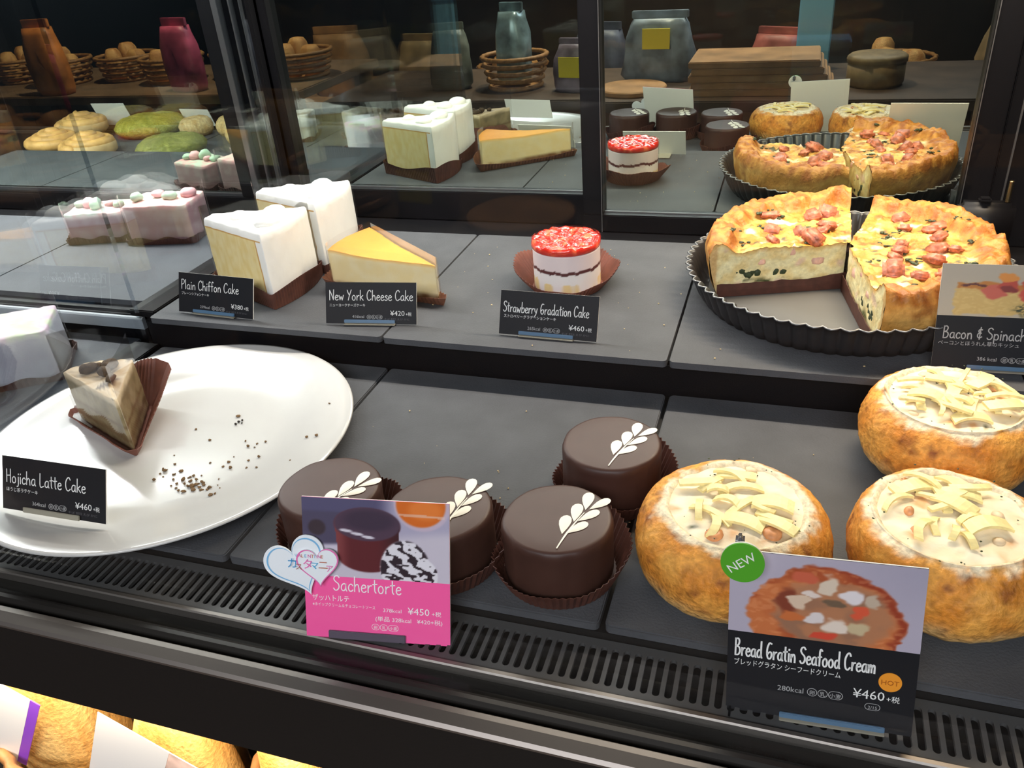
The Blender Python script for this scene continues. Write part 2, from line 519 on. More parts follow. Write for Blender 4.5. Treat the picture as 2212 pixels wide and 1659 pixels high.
# mirror doors
def door(name, xa, xb, y, zb, st_l, st_r, label, ztop=0.470, zrail=None):
    d = empty(name, ((xa + xb) / 2, y, H - 0.006)); struct(d)
    d['label'] = label
    cx = (xa + xb) / 2; z0 = 0.0; zg = zb - (H - 0.006)
    box('glass', (xa - cx, 0.0, zg - 0.004), (xb - cx, 0.004, ztop - H), M_mirror, d)
    box('bottom_rail', (xa - cx - st_l, -0.012, z0), (xb - cx + st_r, 0.006, zg), M_black, d, 0.0012)
    if st_l: box('stile', (xa - cx - st_l, -0.012, zg), (xa - cx, 0.006, ztop - H), M_black, d, 0.0012)
    if st_r: box('stile', (xb - cx, -0.012, zg), (xb - cx + st_r, 0.006, ztop - H), M_black, d, 0.0012)
    box('edge_strip', (xa - cx, -0.0012, zg), (xb - cx, -0.0002, zg + 0.0014), M_alu, d)
    return d
d1 = door('door_1', 0.1426, 0.5162, YG, 0.0508, 0.0235, 0.026, 'right black-framed mirror glass door behind the quiche')
box('edge_strip', (-0.1868 - 0.0012, -0.0132, 0.0), (-0.1868 - 0.0004, -0.0122, 0.43), M_alu, d1)  # added metal strip in place of a highlight along the left stile
box('edge_strip', (0.1868 + 0.0004, -0.0132, 0.0), (0.1868 + 0.0012, -0.0122, 0.43), M_alu, d1)  # same stand-in for the highlight along the right stile
d2 = door('door_2', -0.2700, 0.1220, YG + 0.020, 0.0680, 0.012, 0.0, 'middle black-framed mirror glass door behind the chiffon cakes')
d3 = door('door_3', -1.72, -0.3520, YG, 0.0600, 0.0, 0.022, 'mirror glass door of the bay beyond the side glass')
# post between the bays
tp = empty('trim_1', (-0.305, YG - 0.006, H - 0.006)); struct(tp)
for xa, xb, ya_, m in ((-0.024, -0.015, -0.010, M_alu), (-0.015, -0.002, 0.0, M_black), (-0.002, 0.001, -0.007, M_alu), (0.001, 0.012, 0.0, M_black), (0.012, 0.0135, -0.006, M_alu), (0.0135, 0.022, 0.0, M_black)):  # the narrowest metal strips stand in for glints on the post edges
    box('post_strip', (xa, ya_, 0), (xb, 0.012, 0.43), m, tp, 0.0006)
# black fixed panel on the right
tp2 = empty('trim_2', (0.545, YG - 0.012, H - 0.006)); struct(tp2)
box('panel', (-0.002, 0.002, 0), (0.113, 0.02, 0.44), M_black, tp2, 0.001)
box('edge_strip', (0.0085, 0.000, 0.02), (0.0100, 0.002, 0.44), M_alu, tp2)

# door stop bracket with a brass screw
bk = empty('door_bracket', (0.539, 0.243, H - 0.006)); tag(bk, 'black plastic bracket with brass screw behind the quiche tin', 'bracket')
box('bracket_body', (-0.026, -0.008, 0.0), (0.026, 0.012, 0.052), M_black, bk, 0.005, 3, True)
box('bracket_tab', (-0.009, -0.006, 0.0522), (0.003, 0.006, 0.057), M_black, bk, 0.002)
bm = bmesh.new()
pts = []; rr = []
for k in range(25):
    pts.append((0.017, 0.0, 0.0525 + 0.0009 * k)); rr.append(0.0024 if k % 2 else 0.0019)
tube(bm, pts, rr, 12)
link('screw', bm_mesh('screw', bm), M_brass, bk)

# ------------------------------------------------------------------ handwriting
GL = {
 'P': (48, "8,100 6,50 6,0|4,92 24,100 40,86 36,62 20,50 8,48"), 'C': (56, "48,82 38,98 22,92 8,66 6,34 14,8 30,0 48,14"),
 'N': (62, "8,0 8,96|8,96 30,50 48,2|48,2 50,50 52,100"), 'Y': (52, "4,98 14,70 26,50|48,100 36,70 22,30 14,0"),
 'S': (52, "44,86 32,98 14,92 8,74 20,58 38,44 42,22 30,4 14,2 4,14"), 'G': (56, "44,92 26,96 10,66 8,28 18,4 36,4 46,24 40,42 24,40 14,30"),
 'B': (54, "8,100 6,0|6,96 28,100 38,84 30,62 10,52|10,52 36,48 44,26 32,4 6,0"), '&': (52, "42,80 26,84 14,70 22,56 36,52|28,56 10,44 10,20 26,12 42,22|30,100 24,0"),
 'Q': (62, "26,96 10,72 6,36 16,6 34,2 50,26 50,64 38,92 26,96|34,24 58,-6"), 'H': (56, "8,98 8,2|44,100 44,0|8,50 44,54"), 'L': (48, "8,98 8,2 42,6"),
 'a': (50, "38,42 26,48 12,40 6,20 12,4 24,2 34,14 38,42|38,46 38,12 44,0"), 'b': (48, "8,98 6,0|6,24 18,44 34,42 40,22 32,4 16,0 6,10"),
 'c': (42, "36,38 26,48 12,40 6,20 14,2 28,2 36,10"), 'd': (50, "36,40 24,48 10,38 6,18 14,2 28,4 38,24|38,98 38,20 44,0"),
 'e': (44, "8,24 34,30 34,42 22,48 10,38 6,18 14,2 28,0 38,8"), 'f': (38, "34,90 24,98 16,84 16,40 16,0|4,50 30,54"),
 'h': (48, "8,98 6,0|6,24 18,46 30,46 36,28 38,0"), 'i': (22, "10,48 10,0|11,68 12,74"), 'j': (26, "16,48 16,0 12,-20 2,-24|17,66 18,72"),
 'k': (44, "8,98 6,0|34,48 8,24|14,28 38,0"), 'l': (22, "10,98 10,0"), 'n': (48, "8,46 8,0|8,24 20,46 32,44 38,24 38,0"),
 'm': (66, "8,46 8,0|8,26 18,46 28,40 30,2|30,26 40,46 52,40 54,0"), 'o': (48, "22,48 8,36 6,16 16,0 32,4 38,24 32,42 22,48"),
 'p': (48, "8,48 6,-30|6,26 18,46 34,42 40,22 30,2 8,4"), 'r': (38, "8,46 8,0|8,22 18,42 32,46"), 's': (38, "32,42 20,48 10,38 18,28 30,18 26,4 12,0 4,8"),
 't': (36, "16,84 16,16 24,0|2,54 32,58"), 'u': (48, "8,46 6,18 14,0 28,2 38,20|38,46 38,12 44,0"), 'w': (60, "4,46 14,2|14,2 26,36|26,36 38,0|38,0 52,48"),
 'y': (46, "6,46 12,20 24,14|38,48 30,14 18,-18 4,-26"), ' ': (30, ""),
}
def catmull(P, n=4):
    if len(P) < 3: return P
    out = []
    Q = [P[0] * 2 - P[1]] + P + [P[-1] * 2 - P[-2]]
    for i in range(1, len(Q) - 2):
        for k in range(n):
            t = k / n
            a, b, c, d = Q[i - 1], Q[i], Q[i + 1], Q[i + 2]
            out.append(0.5 * ((2 * b) + (c - a) * t + (2 * a - 5 * b + 4 * c - d) * t * t + (3 * b - a - 3 * c + d) * t ** 3))
    out.append(P[-1])
    return out

def handwriting(s, x0, x1, z, cap, wdt, m, parent, y=-0.0009, name='lettering'):
    tot = sum(GL[ch][0] for ch in s)
    sx = (x1 - x0) / tot; sz = cap / 100
    V = []; F = []; cur = 0
    for ch in s:
        adv, st = GL[ch]
        for seg in [q for q in st.split('|') if q]:
            P = [Vector((float(a.split(',')[0]), float(a.split(',')[1]))) for a in seg.split()]
            P = [Vector((x0 + (cur + p.x) * sx, z + p.y * sz)) for p in catmull(P)]
            base = len(V)
            for i, p in enumerate(P):
                t = (P[min(i + 1, len(P) - 1)] - P[max(i - 1, 0)]).normalized()
                nn = Vector((-t.y, t.x)) * wdt / 2
                if i == 0: p = p - t * wdt / 3
                if i == len(P) - 1: p = p + t * wdt / 3
                V.append((p.x + nn.x, y, p.y + nn.y)); V.append((p.x - nn.x, y, p.y - nn.y))
            for i in range(len(P) - 1):
                F.append((base + 2 * i, base + 2 * i + 1, base + 2 * i + 3, base + 2 * i + 2))
        cur += adv
    return link(name, pymesh(name, V, F), m, parent, False)

def text(s, x, z, size, m, parent, y=-0.0009, align='LEFT', name='lettering', width=None, bold=0.0, rot=0.0):
    c = bpy.data.curves.new(name, 'FONT'); c.body = s; c.size = size; c.resolution_u = 2; c.offset = bold * 2.0 * size * 2.0 * size
    o = bpy.data.objects.new(name, c); COL.objects.link(o)
    bpy.context.view_layer.update()
    me = bpy.data.meshes.new_from_object(o.evaluated_get(bpy.context.evaluated_depsgraph_get()))
    bpy.data.objects.remove(o); bpy.data.curves.remove(c)
    me.name = name
    xs = [v.co.x for v in me.vertices]
    if not xs: return None
    a, b = min(xs), max(xs)
    k = (width / (b - a)) if width else 1.0
    off = {'LEFT': a, 'CENTER': (a + b) / 2, 'RIGHT': b}[align]
    cr, sr = math.cos(rot), math.sin(rot)
    for v in me.vertices:
        px, pz = (v.co.x - off) * k, v.co.y
        v.co = Vector((x + px * cr - pz * sr, y, z + px * sr + pz * cr))
    me.materials.clear()
    return link(name, me, m, parent, False)

def pill(x0, x1, z0, z1, wdt, m, parent, y=-0.0009):
    """thin outlined oval mark"""
    r = (z1 - z0) / 2; pts = []
    for k in range(9):
        a = PI / 2 + PI * k / 8; pts.append((x0 + r + r * math.cos(a), z0 + r + r * math.sin(a)))
    for k in range(9):
        a = -PI / 2 + PI * k / 8; pts.append((x1 - r + r * math.cos(a), z0 + r + r * math.sin(a)))
    cx = (x0 + x1) / 2; cz = z0 + r
    n = len(pts); V = []; F = []
    for px, pz in pts:
        d = Vector((px - cx, pz - cz)); d.normalize()
        V.append((px, y, pz)); V.append((px - d.x * wdt, y, pz - d.y * wdt))
    for i in range(n):
        j = (i + 1) % n
        F.append((2 * i, 2 * i + 1, 2 * j + 1, 2 * j))
    return link('oval_mark', pymesh('oval_mark', V, F), m, parent, False)

def print_photo(name, parent, x0, x1, z0, z1, nx, nz, fn, y=-0.0008):
    """a printed picture: a fine sheet whose colours come from a drawing function of (u, v)"""
    u, v = np.meshgrid(np.linspace(0, 1, nx), np.linspace(0, 1, nz))
    rgb = np.clip(fn(u, v), 0, 255) / 255
    rgb = np.where(rgb <= 0.04045, rgb / 12.92, ((rgb + 0.055) / 1.055) ** 2.4).reshape(-1, 3)
    V = [(x0 + (x1 - x0) * a, y, z0 + (z1 - z0) * b) for a, b in zip(u.ravel(), v.ravel())]
    F = [(j * nx + i, j * nx + i + 1, (j + 1) * nx + i + 1, (j + 1) * nx + i) for j in range(nz - 1) for i in range(nx - 1)]
    return link(name, pymesh(name, V, F, rgb.tolist()), M_print, parent, False)

def ss(a, b, x):
    t = np.clip((x - a) / (b - a), 0, 1)
    return t * t * (3 - 2 * t)
def put(img, mask, col):
    return img * (1 - mask[..., None]) + np.array(col, float) * mask[..., None]
def ell(u, v, cx, cy, rx, ry, soft=0.06, rot=0.0):
    du, dv = u - cx, v - cy
    a = du * math.cos(rot) + dv * math.sin(rot); b = -du * math.sin(rot) + dv * math.cos(rot)
    return 1 - ss(1 - soft, 1 + soft, np.sqrt((a / rx) ** 2 + (b / ry) ** 2))
def grid_noise(u, v, f, seed):
    r = np.random.RandomState(seed); n = int(f) + 3
    g = r.rand(n, n); x = u * f; y = v * f
    i = x.astype(int); j = y.astype(int); a = x - i; b = y - j
    a = a * a * (3 - 2 * a); b = b * b * (3 - 2 * b)
    return (g[j, i] * (1 - a) + g[j, i + 1] * a) * (1 - b) + (g[j + 1, i] * (1 - a) + g[j + 1, i + 1] * a) * b

# ------------------------------------------------------------------ price cards
def card(loc, rot, lean, w, h, label, front, clip=True, roll=0.0, clip_x=(-0.29, 0.27)):
    t = empty('price_card', loc, (-lean, roll, rot)); tag(t, label, 'price card', 'price cards in the case')
    box('card_sheet', (-w / 2, -0.0003, 0.0), (w / 2, 0.0007, h), M_cardw, t)
    box('card_face', (-w / 2, -0.0006, 0.0), (w / 2, -0.0003, h), front, t)
    if clip:
        a, b = clip_x
        box('stand_lip', (a * w, -0.0028, 0.0008), (b * w, -0.0012, 0.0040), M_acry, t, 0.0004)
        bm = bmesh.new(); add_box(bm, (a * w, -0.0035, 0.0), (b * w, 0.024, 0.0010), 0.0002)
        R = Matrix.Rotation(lean, 3, 'X')
        for v in bm.verts: v.co = R @ v.co
        link('stand_foot', bm_mesh('stand_foot', bm), M_acry2, t, False)
    return t

def small_print(t, w, jp, jpw, price, kcal, dx=0.0, jz=0.0162):
    text(jp, -w / 2 + 0.004, jz, 0.0034, M_ink, t, width=jpw)
    text('¥' + price, w * 0.215, 0.0082, 0.0066, M_ink, t, bold=0.006, width=0.0142)
    text('+税', w * 0.385, 0.0082, 0.0040, M_ink, t, width=0.0055)
    text(kcal + 'kcal', -0.0185, 0.0056, 0.0040, M_inkm, t, width=0.0118)
    for k, ch in enumerate(('卵', '乳', '小麦')):
        xa = -0.0040 + 0.0046 * k
        pill(xa, xa + (0.0044 if k < 2 else 0.0066), 0.0046, 0.0088, 0.0003, M_inkm, t)
        text(ch, xa + (0.0022 if k < 2 else 0.0033), 0.0055, 0.0028, M_inkm, t, align='CENTER')
    for k, ch in enumerate(('そば', '落花生', 'えび', 'かに')):
        text(ch, 0.0135 + 0.0065 * k, 0.0040, 0.0022, M_inkd, t, width=0.0055)

ca = card((-0.1927, -0.0394, H + 0.0012), -0.042, math.radians(21.2), 0.091, 0.0402, 'black price card reading Plain Chiffon Cake before the white slice', M_cardk, roll=0.009)
handwriting('Plain Chiffon Cake', -0.0420, 0.0290, 0.0235, 0.0098, 0.00075, M_ink, ca)
small_print(ca, 0.091, 'プレーンシフォンケーキ', 0.034, '380', '259', jz=0.0180)
ca = card((-0.0210, -0.0322, H + 0.0012), 0.1355, math.radians(24), 0.091, 0.0396, 'black price card reading New York Cheese Cake', M_cardk, roll=0.004)
handwriting('New York Cheese Cake', -0.0420, 0.0425, 0.0225, 0.0098, 0.00075, M_ink, ca)
small_print(ca, 0.091, 'ニューヨークチーズケーキ', 0.036, '420', '416', jz=0.0165)
ca = card((0.1540, -0.0319, H + 0.0012), -0.0133, math.radians(22.6), 0.091, 0.0398, 'black price card reading Strawberry Gradation Cake', M_cardk, roll=0.005)
handwriting('Strawberry Gradation Cake', -0.0425, 0.0375, 0.0205, 0.0095, 0.00075, M_ink, ca)
small_print(ca, 0.091, 'ストロベリーグラデーションケーキ', 0.049, '460', '265', jz=0.0155)
ca = card((-0.1396, -0.3229, 0.0150), 0.038, math.radians(24), 0.091, 0.0400, 'black price card reading Hojicha Latte Cake on the white plate', M_cardk, clip=False, roll=0.02)
box('stand_lip', (-0.026, -0.0024, -0.0004), (0.024, -0.0010, 0.0036), M_acry2, ca, 0.0004)
handwriting('Hojicha Latte Cake', -0.0420, 0.0290, 0.0205, 0.0100, 0.00075, M_ink, ca)
small_print(ca, 0.091, 'ほうじ茶ラテケーキ', 0.028, '460', '364', jz=0.0142)

# quiche card: photo above, black below
def quiche_photo(u, v):
    u0, v0 = u, v
    u = np.clip(u0 + 0.05 * (grid_noise(u0, v0, 12, 21) - 0.5) + 0.02 * (grid_noise(u0, v0, 30, 22) - 0.5), 0, 1); v = np.clip(v0 + 0.07 * (grid_noise(u0, v0, 12, 23) - 0.5) + 0.03 * (grid_noise(u0, v0, 30, 24) - 0.5), 0, 1)
    img = np.zeros(u.shape + (3,)) + np.array([178, 168, 150])
    img = put(img, ss(0.0, 1, v) * 0.35, (150, 142, 130))
    nz = grid_noise(u, v, 14, 1); nf = grid_noise(u, v, 40, 2)
    body = ss(0.11, 0.13, u) * (1 - ss(0.60, 0.62, v + 0.03 * nz)) * ss(0.02 + 0.0 * u, 0.05, v)
    img = put(img, body, (196, 166, 100))
    img = put(img, body * ss(0.5, 0.8, nf) * 0.5, (214, 186, 120))
    top = ss(0.11, 0.13, u) * ss(0.52, 0.56, v + 0.04 * nz) * (1 - ss(0.60, 0.64, v - 0.05 * nz))
    img = put(img, top, (176, 112, 40))
    img = put(img, ell(u, v, 0.26, 0.60, 0.10, 0.03), (90, 40, 30))
    for cx, cy, rx, ry, c in ((0.42, 0.5, .09, .13, (188, 90, 72)), (0.52, .62, .07, .16, (172, 62, 42)), (0.52, .55, .05, .10, (120, 36, 30)), (.50, .76, .08, .06, (206, 132, 50)),
                              (.72, .68, .10, .17, (176, 70, 50)), (.70, .45, .12, .13, (190, 70, 56)), (.85, .6, .09, .2, (140, 40, 34)), (.92, .42, .1, .12, (200, 150, 80))):
        img = put(img, ell(u, v, cx, cy, rx, ry, 0.15), c)
    sp = ell(u, v, 0.78, 0.16, 0.22, 0.16, 0.2) * ss(0.35, 0.6, nf)
    img = put(img, sp, (56, 62, 36))
    return img
ca = card((0.5120, -0.0290, H + 0.0012), 0.05, math.radians(19), 0.091, 0.0810, 'price card with quiche photo reading Bacon and Spinach', M_cardk, clip_x=(-0.23, 0.30))
print_photo('printed_photo', ca, -0.0455, 0.0455, 0.0415, 0.0810, 110, 60, quiche_photo)
handwriting('Bacon & Spinach Quiche', -0.0400, 0.0435, 0.0240, 0.0092, 0.0008, M_inkm, ca)
text('ベーコンとほうれん草のキッシュ', -0.0425, 0.0190, 0.0038, M_inkm, ca, width=0.056)
text('386 kcal', -0.0140, 0.0075, 0.0040, M_inkm, ca, width=0.0135)
for k, ch in enumerate(('卵', '乳', '小麦')):
    pill(0.0025 + 0.0052 * k, 0.0025 + 0.0052 * k + (0.005 if k < 2 else 0.0076), 0.0065, 0.0110, 0.0003, M_inkm, ca)
    text(ch, 0.0050 + 0.0052 * k + (0.0013 if k == 2 else 0), 0.0074, 0.0030, M_inkm, ca, align='CENTER')
text('¥460', 0.0240, 0.0085, 0.0066, M_inkm, ca, width=0.0142)

# Sachertorte card: pink with photo and cloud sticker
def sacher_photo(u, v):
    img = np.zeros(u.shape + (3,)) + np.array([172, 166, 190])
    img = put(img, 1 - ss(0.30, 0.46, v - 0.25 * u), (200, 192, 206))
    nf = grid_noise(u, v, 9, 4); nz = grid_noise(u, v, 30, 5)
    dark = (1 - ss(0.22, 0.32, u - 0.1 * v)) * ss(0.40, 0.46, v + 0.12 * (0.3 - u))
    img = put(img, dark * 0.95, (72, 66, 90))
    img = put(img, ss(0.80, 0.86, v) * (1 - ss(0.5, 0.66, u)), (84, 80, 112))
    img = put(img, ell(u, v, 0.10, 0.62, 0.06, 0.10, 0.2), (60, 48, 56))
    # chocolate cake
    body = ((u > 0.225) & (u < 0.665)).astype(float) * ss(0.20, 0.24, v + 0.16 * ((u - 0.445) / 0.22) ** 2 * -1 + 0.16) * (1 - ss(0.60, 0.64, v))
    bm_ = np.clip(ell(u, v, 0.445, 0.68, 0.225, 0.22, 0.05) + ell(u, v, 0.445, 0.28, 0.205, 0.20, 0.05) + ((np.abs(u - 0.445) < 0.222 - 0.05 * (0.68 - v)) & (v > 0.28) & (v < 0.68)), 0, 1)
    img = put(img, bm_, (92, 34, 40))
    img = put(img, bm_ * ss(0.5, 0.66, u) * 0.7, (48, 24, 32))
    img = put(img, bm_ * (1 - ss(0.24, 0.34, u)) * 0.6, (150, 78, 78))
    img = put(img, ell(u, v, 0.445, 0.69, 0.225, 0.21, 0.05), (78, 58, 76))
    img = put(img, ell(u, v, 0.46, 0.74, 0.17, 0.13, 0.3), (62, 48, 66))
    for k in range(3):
        img = put(img, ell(u, v, 0.30 + 0.075 * k, 0.60 - 0.035 * k, 0.045, 0.018, 0.3, -0.2), (214, 208, 220))
    # glass of orange jelly
    img = put(img, ell(u, v, 0.82, 0.98, 0.19, 0.34, 0.05), (196, 178, 196))
    img = put(img, ell(u, v, 0.81, 0.96, 0.165, 0.27, 0.06), (214, 106, 32))
    img = put(img, ell(u, v, 0.84, 0.90, 0.11, 0.12, 0.3) * 0.7, (236, 134, 60))
    img = put(img, (np.abs(v - 0.87 + 0.05 * u) < 0.015) * (u > 0.66) * (u < 0.97) * 0.6, (232, 200, 190))
    # cream with chocolate sauce
    cr = np.clip(ell(u, v, 0.70, 0.15, 0.17, 0.36, 0.05) * (v > -1) + ell(u, v, 0.83, 0.08, 0.09, 0.20, 0.05), 0, 1)
    img = put(img, cr, (226, 222, 230))
    st = cr * ss(0.50, 0.60, np.sin((u * 1.5 + v * 0.8) * 32 + nz * 5) * 0.5 + 0.5)
    img = put(img, st, (46, 34, 44))
    return img
sc = card((0.1321, -0.3530, -0.0108), 0.17, math.radians(20.5), 0.0915, 0.0905, 'pink Sachertorte price card with cake photo and cloud sticker', M_cardp, clip=False, roll=0.03)
print_photo('printed_photo', sc, -0.04575, 0.04575, 0.0405, 0.0905, 150, 90, sacher_photo)
box('stand_lip', (-0.031, -0.0022, 0.0002), (0.018, -0.0008, 0.0052), mat('smoked_acrylic', (0.11, 0.09, 0.12), 0.2), sc, 0.0004)
M_inkw = mat('white_ink', (0.92, 0.86, 0.90), 0.6)
handwriting('Sachertorte', -0.0275, 0.0160, 0.0315, 0.0098, 0.0007, M_inkw, sc)
text('ザッハトルテ', -0.0410, 0.0245, 0.0046, M_inkw, sc, width=0.0235)
text('※ホイップクリーム＆チョコレートソース', -0.0410, 0.0208, 0.0026, M_inkw, sc, width=0.0400)
text('378kcal', 0.0040, 0.0195, 0.0034, M_inkw, sc, width=0.0115)
text('¥450', 0.0195, 0.0190, 0.0062, M_inkw, sc, bold=0.008, width=0.0135)
text('+税', 0.0345, 0.0190, 0.0036, M_inkw, sc, width=0.0058)
text('(単品 328kcal   ¥420+税)', -0.0010, 0.0135, 0.0036, M_inkw, sc, width=0.0420)
for k, ch in enumerate(('卵', '乳', '小麦')):
    pill(-0.0035 + 0.0052 * k, -0.0035 + 0.0052 * k + (0.005 if k < 2 else 0.0066), 0.0072, 0.0112, 0.00025, M_inkw, sc)
    text(ch, -0.0010 + 0.0052 * k + (0.0008 if k == 2 else 0), 0.0080, 0.0026, M_inkw, sc, align='CENTER')
# sticker
st = empty('cloud_sticker', (0, 0, 0)); st.parent = sc
st.name = 'cloud_sticker'
def blob(parts, n=120, cx=0, cz=0):
    """outline of a union of circles seen from a centre"""
    out = []
    for i in range(n):
        a = 2 * PI * i / n; d = (math.cos(a), math.sin(a)); best = 0.001
        for (px, pz, r) in parts:
            ox, oz = cx - px, cz - pz
            b = ox * d[0] + oz * d[1]; c = ox * ox + oz * oz - r * r
            q = b * b - c
            if q >= 0: best = max(best, -b + math.sqrt(q))
        out.append((cx + d[0] * best, cz + d[1] * best))
    return out
def flat_shape(name, pts, y, thick, m, parent):
    n = len(pts)
    V = [(p[0], y, p[1]) for p in pts] + [(p[0], y + thick, p[1]) for p in pts]
    F = [tuple(range(n)), tuple(range(n, 2 * n))[::-1]] + [(i, n + i, n + (i + 1) % n, (i + 1) % n) for i in range(n)]
    bm = bmesh.new(); me = pymesh(name, V, F); bm.from_mesh(me); bpy.data.meshes.remove(me)
    bmesh.ops.triangulate(bm, faces=[f for f in bm.faces if len(f.verts) > 4])
    return link(name, bm_mesh(name, bm), m, parent, False)
def ring_shape(name, pts, k0, k1, cx, cz, y, m, parent):
    n = len(pts); V = []; F = []
    for p in pts:
        for k in (k0, k1): V.append((cx + (p[0] - cx) * k, y, cz + (p[1] - cz) * k))
    for i in range(n):
        j = (i + 1) % n; F.append((2 * i, 2 * i + 1, 2 * j + 1, 2 * j))
    return link(name, pymesh(name, V, F), m, parent, False)
M_stw = mat('sticker_white', (0.82, 0.86, 0.90), 0.4)
M_stb = mat('sticker_blue', lin((120, 180, 222)), 0.45)
M_stp = mat('sticker_pink', lin((228, 110, 176)), 0.45)
# big heart, tilted, and the small heart overlapping it
def heart(cx, cz, s, rot, n=90):
    out = []
    for i in range(n):
        t = 2 * PI * i / n
        x = 16 * math.sin(t) ** 3; z = 13 * math.cos(t) - 5 * math.cos(2 * t) - 2 * math.cos(3 * t) - math.cos(4 * t)
        x *= s / 16; z *= s / 16
        out.append((cx + x * math.cos(rot) - z * math.sin(rot), cz + x * math.sin(rot) + z * math.cos(rot)))
    return out
hb = heart(-0.0495, 0.0480, 0.0205, 0.42); hs = heart(-0.0355, 0.0485, 0.0135, 0.10)
flat_shape('heart', hb, -0.0028, 0.0008, M_stw, st)
ring_shape('heart_outline', hb, 0.90, 0.85, -0.0495, 0.0480, -0.00295, M_stb, st)
flat_shape('heart', hs, -0.0040, 0.0010, M_stw, st)
ring_shape('heart_outline', hs, 1.0, 0.93, -0.0355, 0.0485, -0.00412, M_stp, st)
for k, (ch, c) in enumerate(zip('VALENTINE', 'bpobpobpo')):
    text(ch, -0.0500 + 0.0021 * k, 0.0530, 0.0030, {'b': M_stb, 'p': M_stp, 'o': mat('sticker_orange', lin((206, 120, 70)), 0.5)}[c], st, y=-0.0044)
cols = [mat('sticker_deep_blue', lin((40, 140, 200)), 0.5), mat('sticker_brown', lin((170, 110, 90)), 0.5), M_stp, mat('sticker_cyan', lin((70, 170, 215)), 0.5), mat('sticker_brown2', lin((190, 120, 100)), 0.5), M_stp]
for k, ch in enumerate('カスタマニア'):
    text(ch, -0.0545 + 0.0049 * k, 0.0462 - (0.0012 if k in (1, 5) else 0), (0.0072, 0.0050, 0.0072, 0.0056, 0.0072, 0.0050)[k], cols[k], st, y=-0.0045, bold=0.012)

# gratin card
def gratin_photo(u, v):
    u0, v0 = u, v
    u = np.clip(u0 + 0.05 * (grid_noise(u0, v0, 12, 21) - 0.5) + 0.02 * (grid_noise(u0, v0, 30, 22) - 0.5), 0, 1); v = np.clip(v0 + 0.07 * (grid_noise(u0, v0, 12, 23) - 0.5) + 0.03 * (grid_noise(u0, v0, 30, 24) - 0.5), 0, 1)
    img = np.zeros(u.shape + (3,)) + np.array([176, 168, 184])
    img = put(img, ss(0.2, 1, v) * ss(0.4, 1, u) * 0.5, (150, 146, 166))
    nf = grid_noise(u, v, 9, 7); nz = grid_noise(u, v, 34, 8)
    bread = np.clip(ell(u, v, 0.51, 0.26, 0.40, 0.62, 0.03) , 0, 1)
    img = put(img, bread, (196, 112, 66))
    img = put(img, bread * ss(0.45, 0.75, nf) * 0.7, (158, 70, 40))
    img = put(img, bread * ss(0.80, 1.0, ((u - 0.47) / 0.42) ** 2 + ((v - 0.22) / 0.66) ** 2), (150, 62, 40))
    img = put(img, bread * ss(0.55, 0.8, nz) * 0.3, (232, 160, 110))
    hole = ell(u, v, 0.55, 0.33, 0.30, 0.42, 0.10)
    img = put(img, hole, (176, 120, 86))
    img = put(img, hole * ss(0.4, 0.7, nf), (150, 108, 84))
    img = put(img, ell(u, v, 0.32, 0.45, 0.06, 0.16, 0.3), (128, 62, 44))
    for cx, cy, rx, ry, c in ((.52, .70, .05, .10, (214, 196, 176)), (.39, .74, .06, .06, (196, 96, 70)), (.45, .55, .05, .06, (222, 206, 196)), (.37, .46, .05, .07, (214, 188, 164)),
                              (.64, .58, .06, .08, (222, 214, 216)), (.75, .55, .04, .08, (190, 170, 150)), (.69, .42, .05, .07, (212, 88, 60)), (.46, .28, .05, .07, (216, 206, 204)),
                              (.35, .28, .06, .06, (196, 108, 60)), (.58, .20, .07, .09, (224, 208, 194)), (.50, .07, .07, .05, (206, 74, 54)), (.68, .20, .05, .10, (196, 176, 140)), (.55, .46, .05, .05, (110, 90, 72))):
        img = put(img, ell(u, v, cx, cy, rx, ry, 0.2), c)
    return img
gc = card((0.3870, -0.3475, -0.0108), 0.02, math.radians(14), 0.0925, 0.0960, 'black price card with bread photo and green NEW badge', M_cardk, roll=-0.045, clip_x=(-0.20, 0.36))
print_photo('printed_photo', gc, -0.04625, 0.04625, 0.0490, 0.0960, 140, 80, gratin_photo)
handwriting('Bread Gratin Seafood Cream', -0.0425, 0.0270, 0.0345, 0.0100, 0.0009, M_ink, gc)
text('ブレッドグラタン シーフードクリーム', -0.0425, 0.0290, 0.0042, M_ink, gc, width=0.053)
text('¥460', 0.0170, 0.0190, 0.0074, M_ink, gc, bold=0.008, width=0.0150)
text('+税', 0.0330, 0.0190, 0.0042, M_ink, gc, width=0.0062)
text('280kcal', -0.0200, 0.0165, 0.0044, M_inkm, gc, width=0.0130)
for k, ch in enumerate(('卵', '乳', '小麦')):
    pill(-0.0052 + 0.0052 * k, -0.0052 + 0.0052 * k + (0.005 if k < 2 else 0.0072), 0.0156, 0.0205, 0.0003, M_inkm, gc)
    text(ch, -0.0027 + 0.0052 * k + (0.0010 if k == 2 else 0), 0.0166, 0.0030, M_inkm, gc, align='CENTER')
pill(0.0230, 0.0305, 0.0125, 0.0165, 0.0003, M_inkm, gc); text('2/15', 0.0268, 0.0132, 0.0026, M_inkm, gc, align='CENTER')
flat_shape('hot_mark', circle(0.0055, 40, 0.0340, 0.0305), -0.0010, 0.0003, mat('hot_orange', lin((236, 150, 40)), 0.5), gc)
text('HOT', 0.0340, 0.0290, 0.0040, mat('hot_text', lin((170, 90, 10)), 0.5), gc, y=-0.0013, align='CENTER')
flat_shape('badge_back', circle(0.0108, 48, -0.0400, 0.0930), -0.0072, 0.0012, M_cardw, gc)
bd = flat_shape('new_badge', circle(0.0108, 48, -0.0400, 0.0930), -0.0085, 0.0012, mat('badge_green', lin((78, 160, 36)), 0.4), gc)
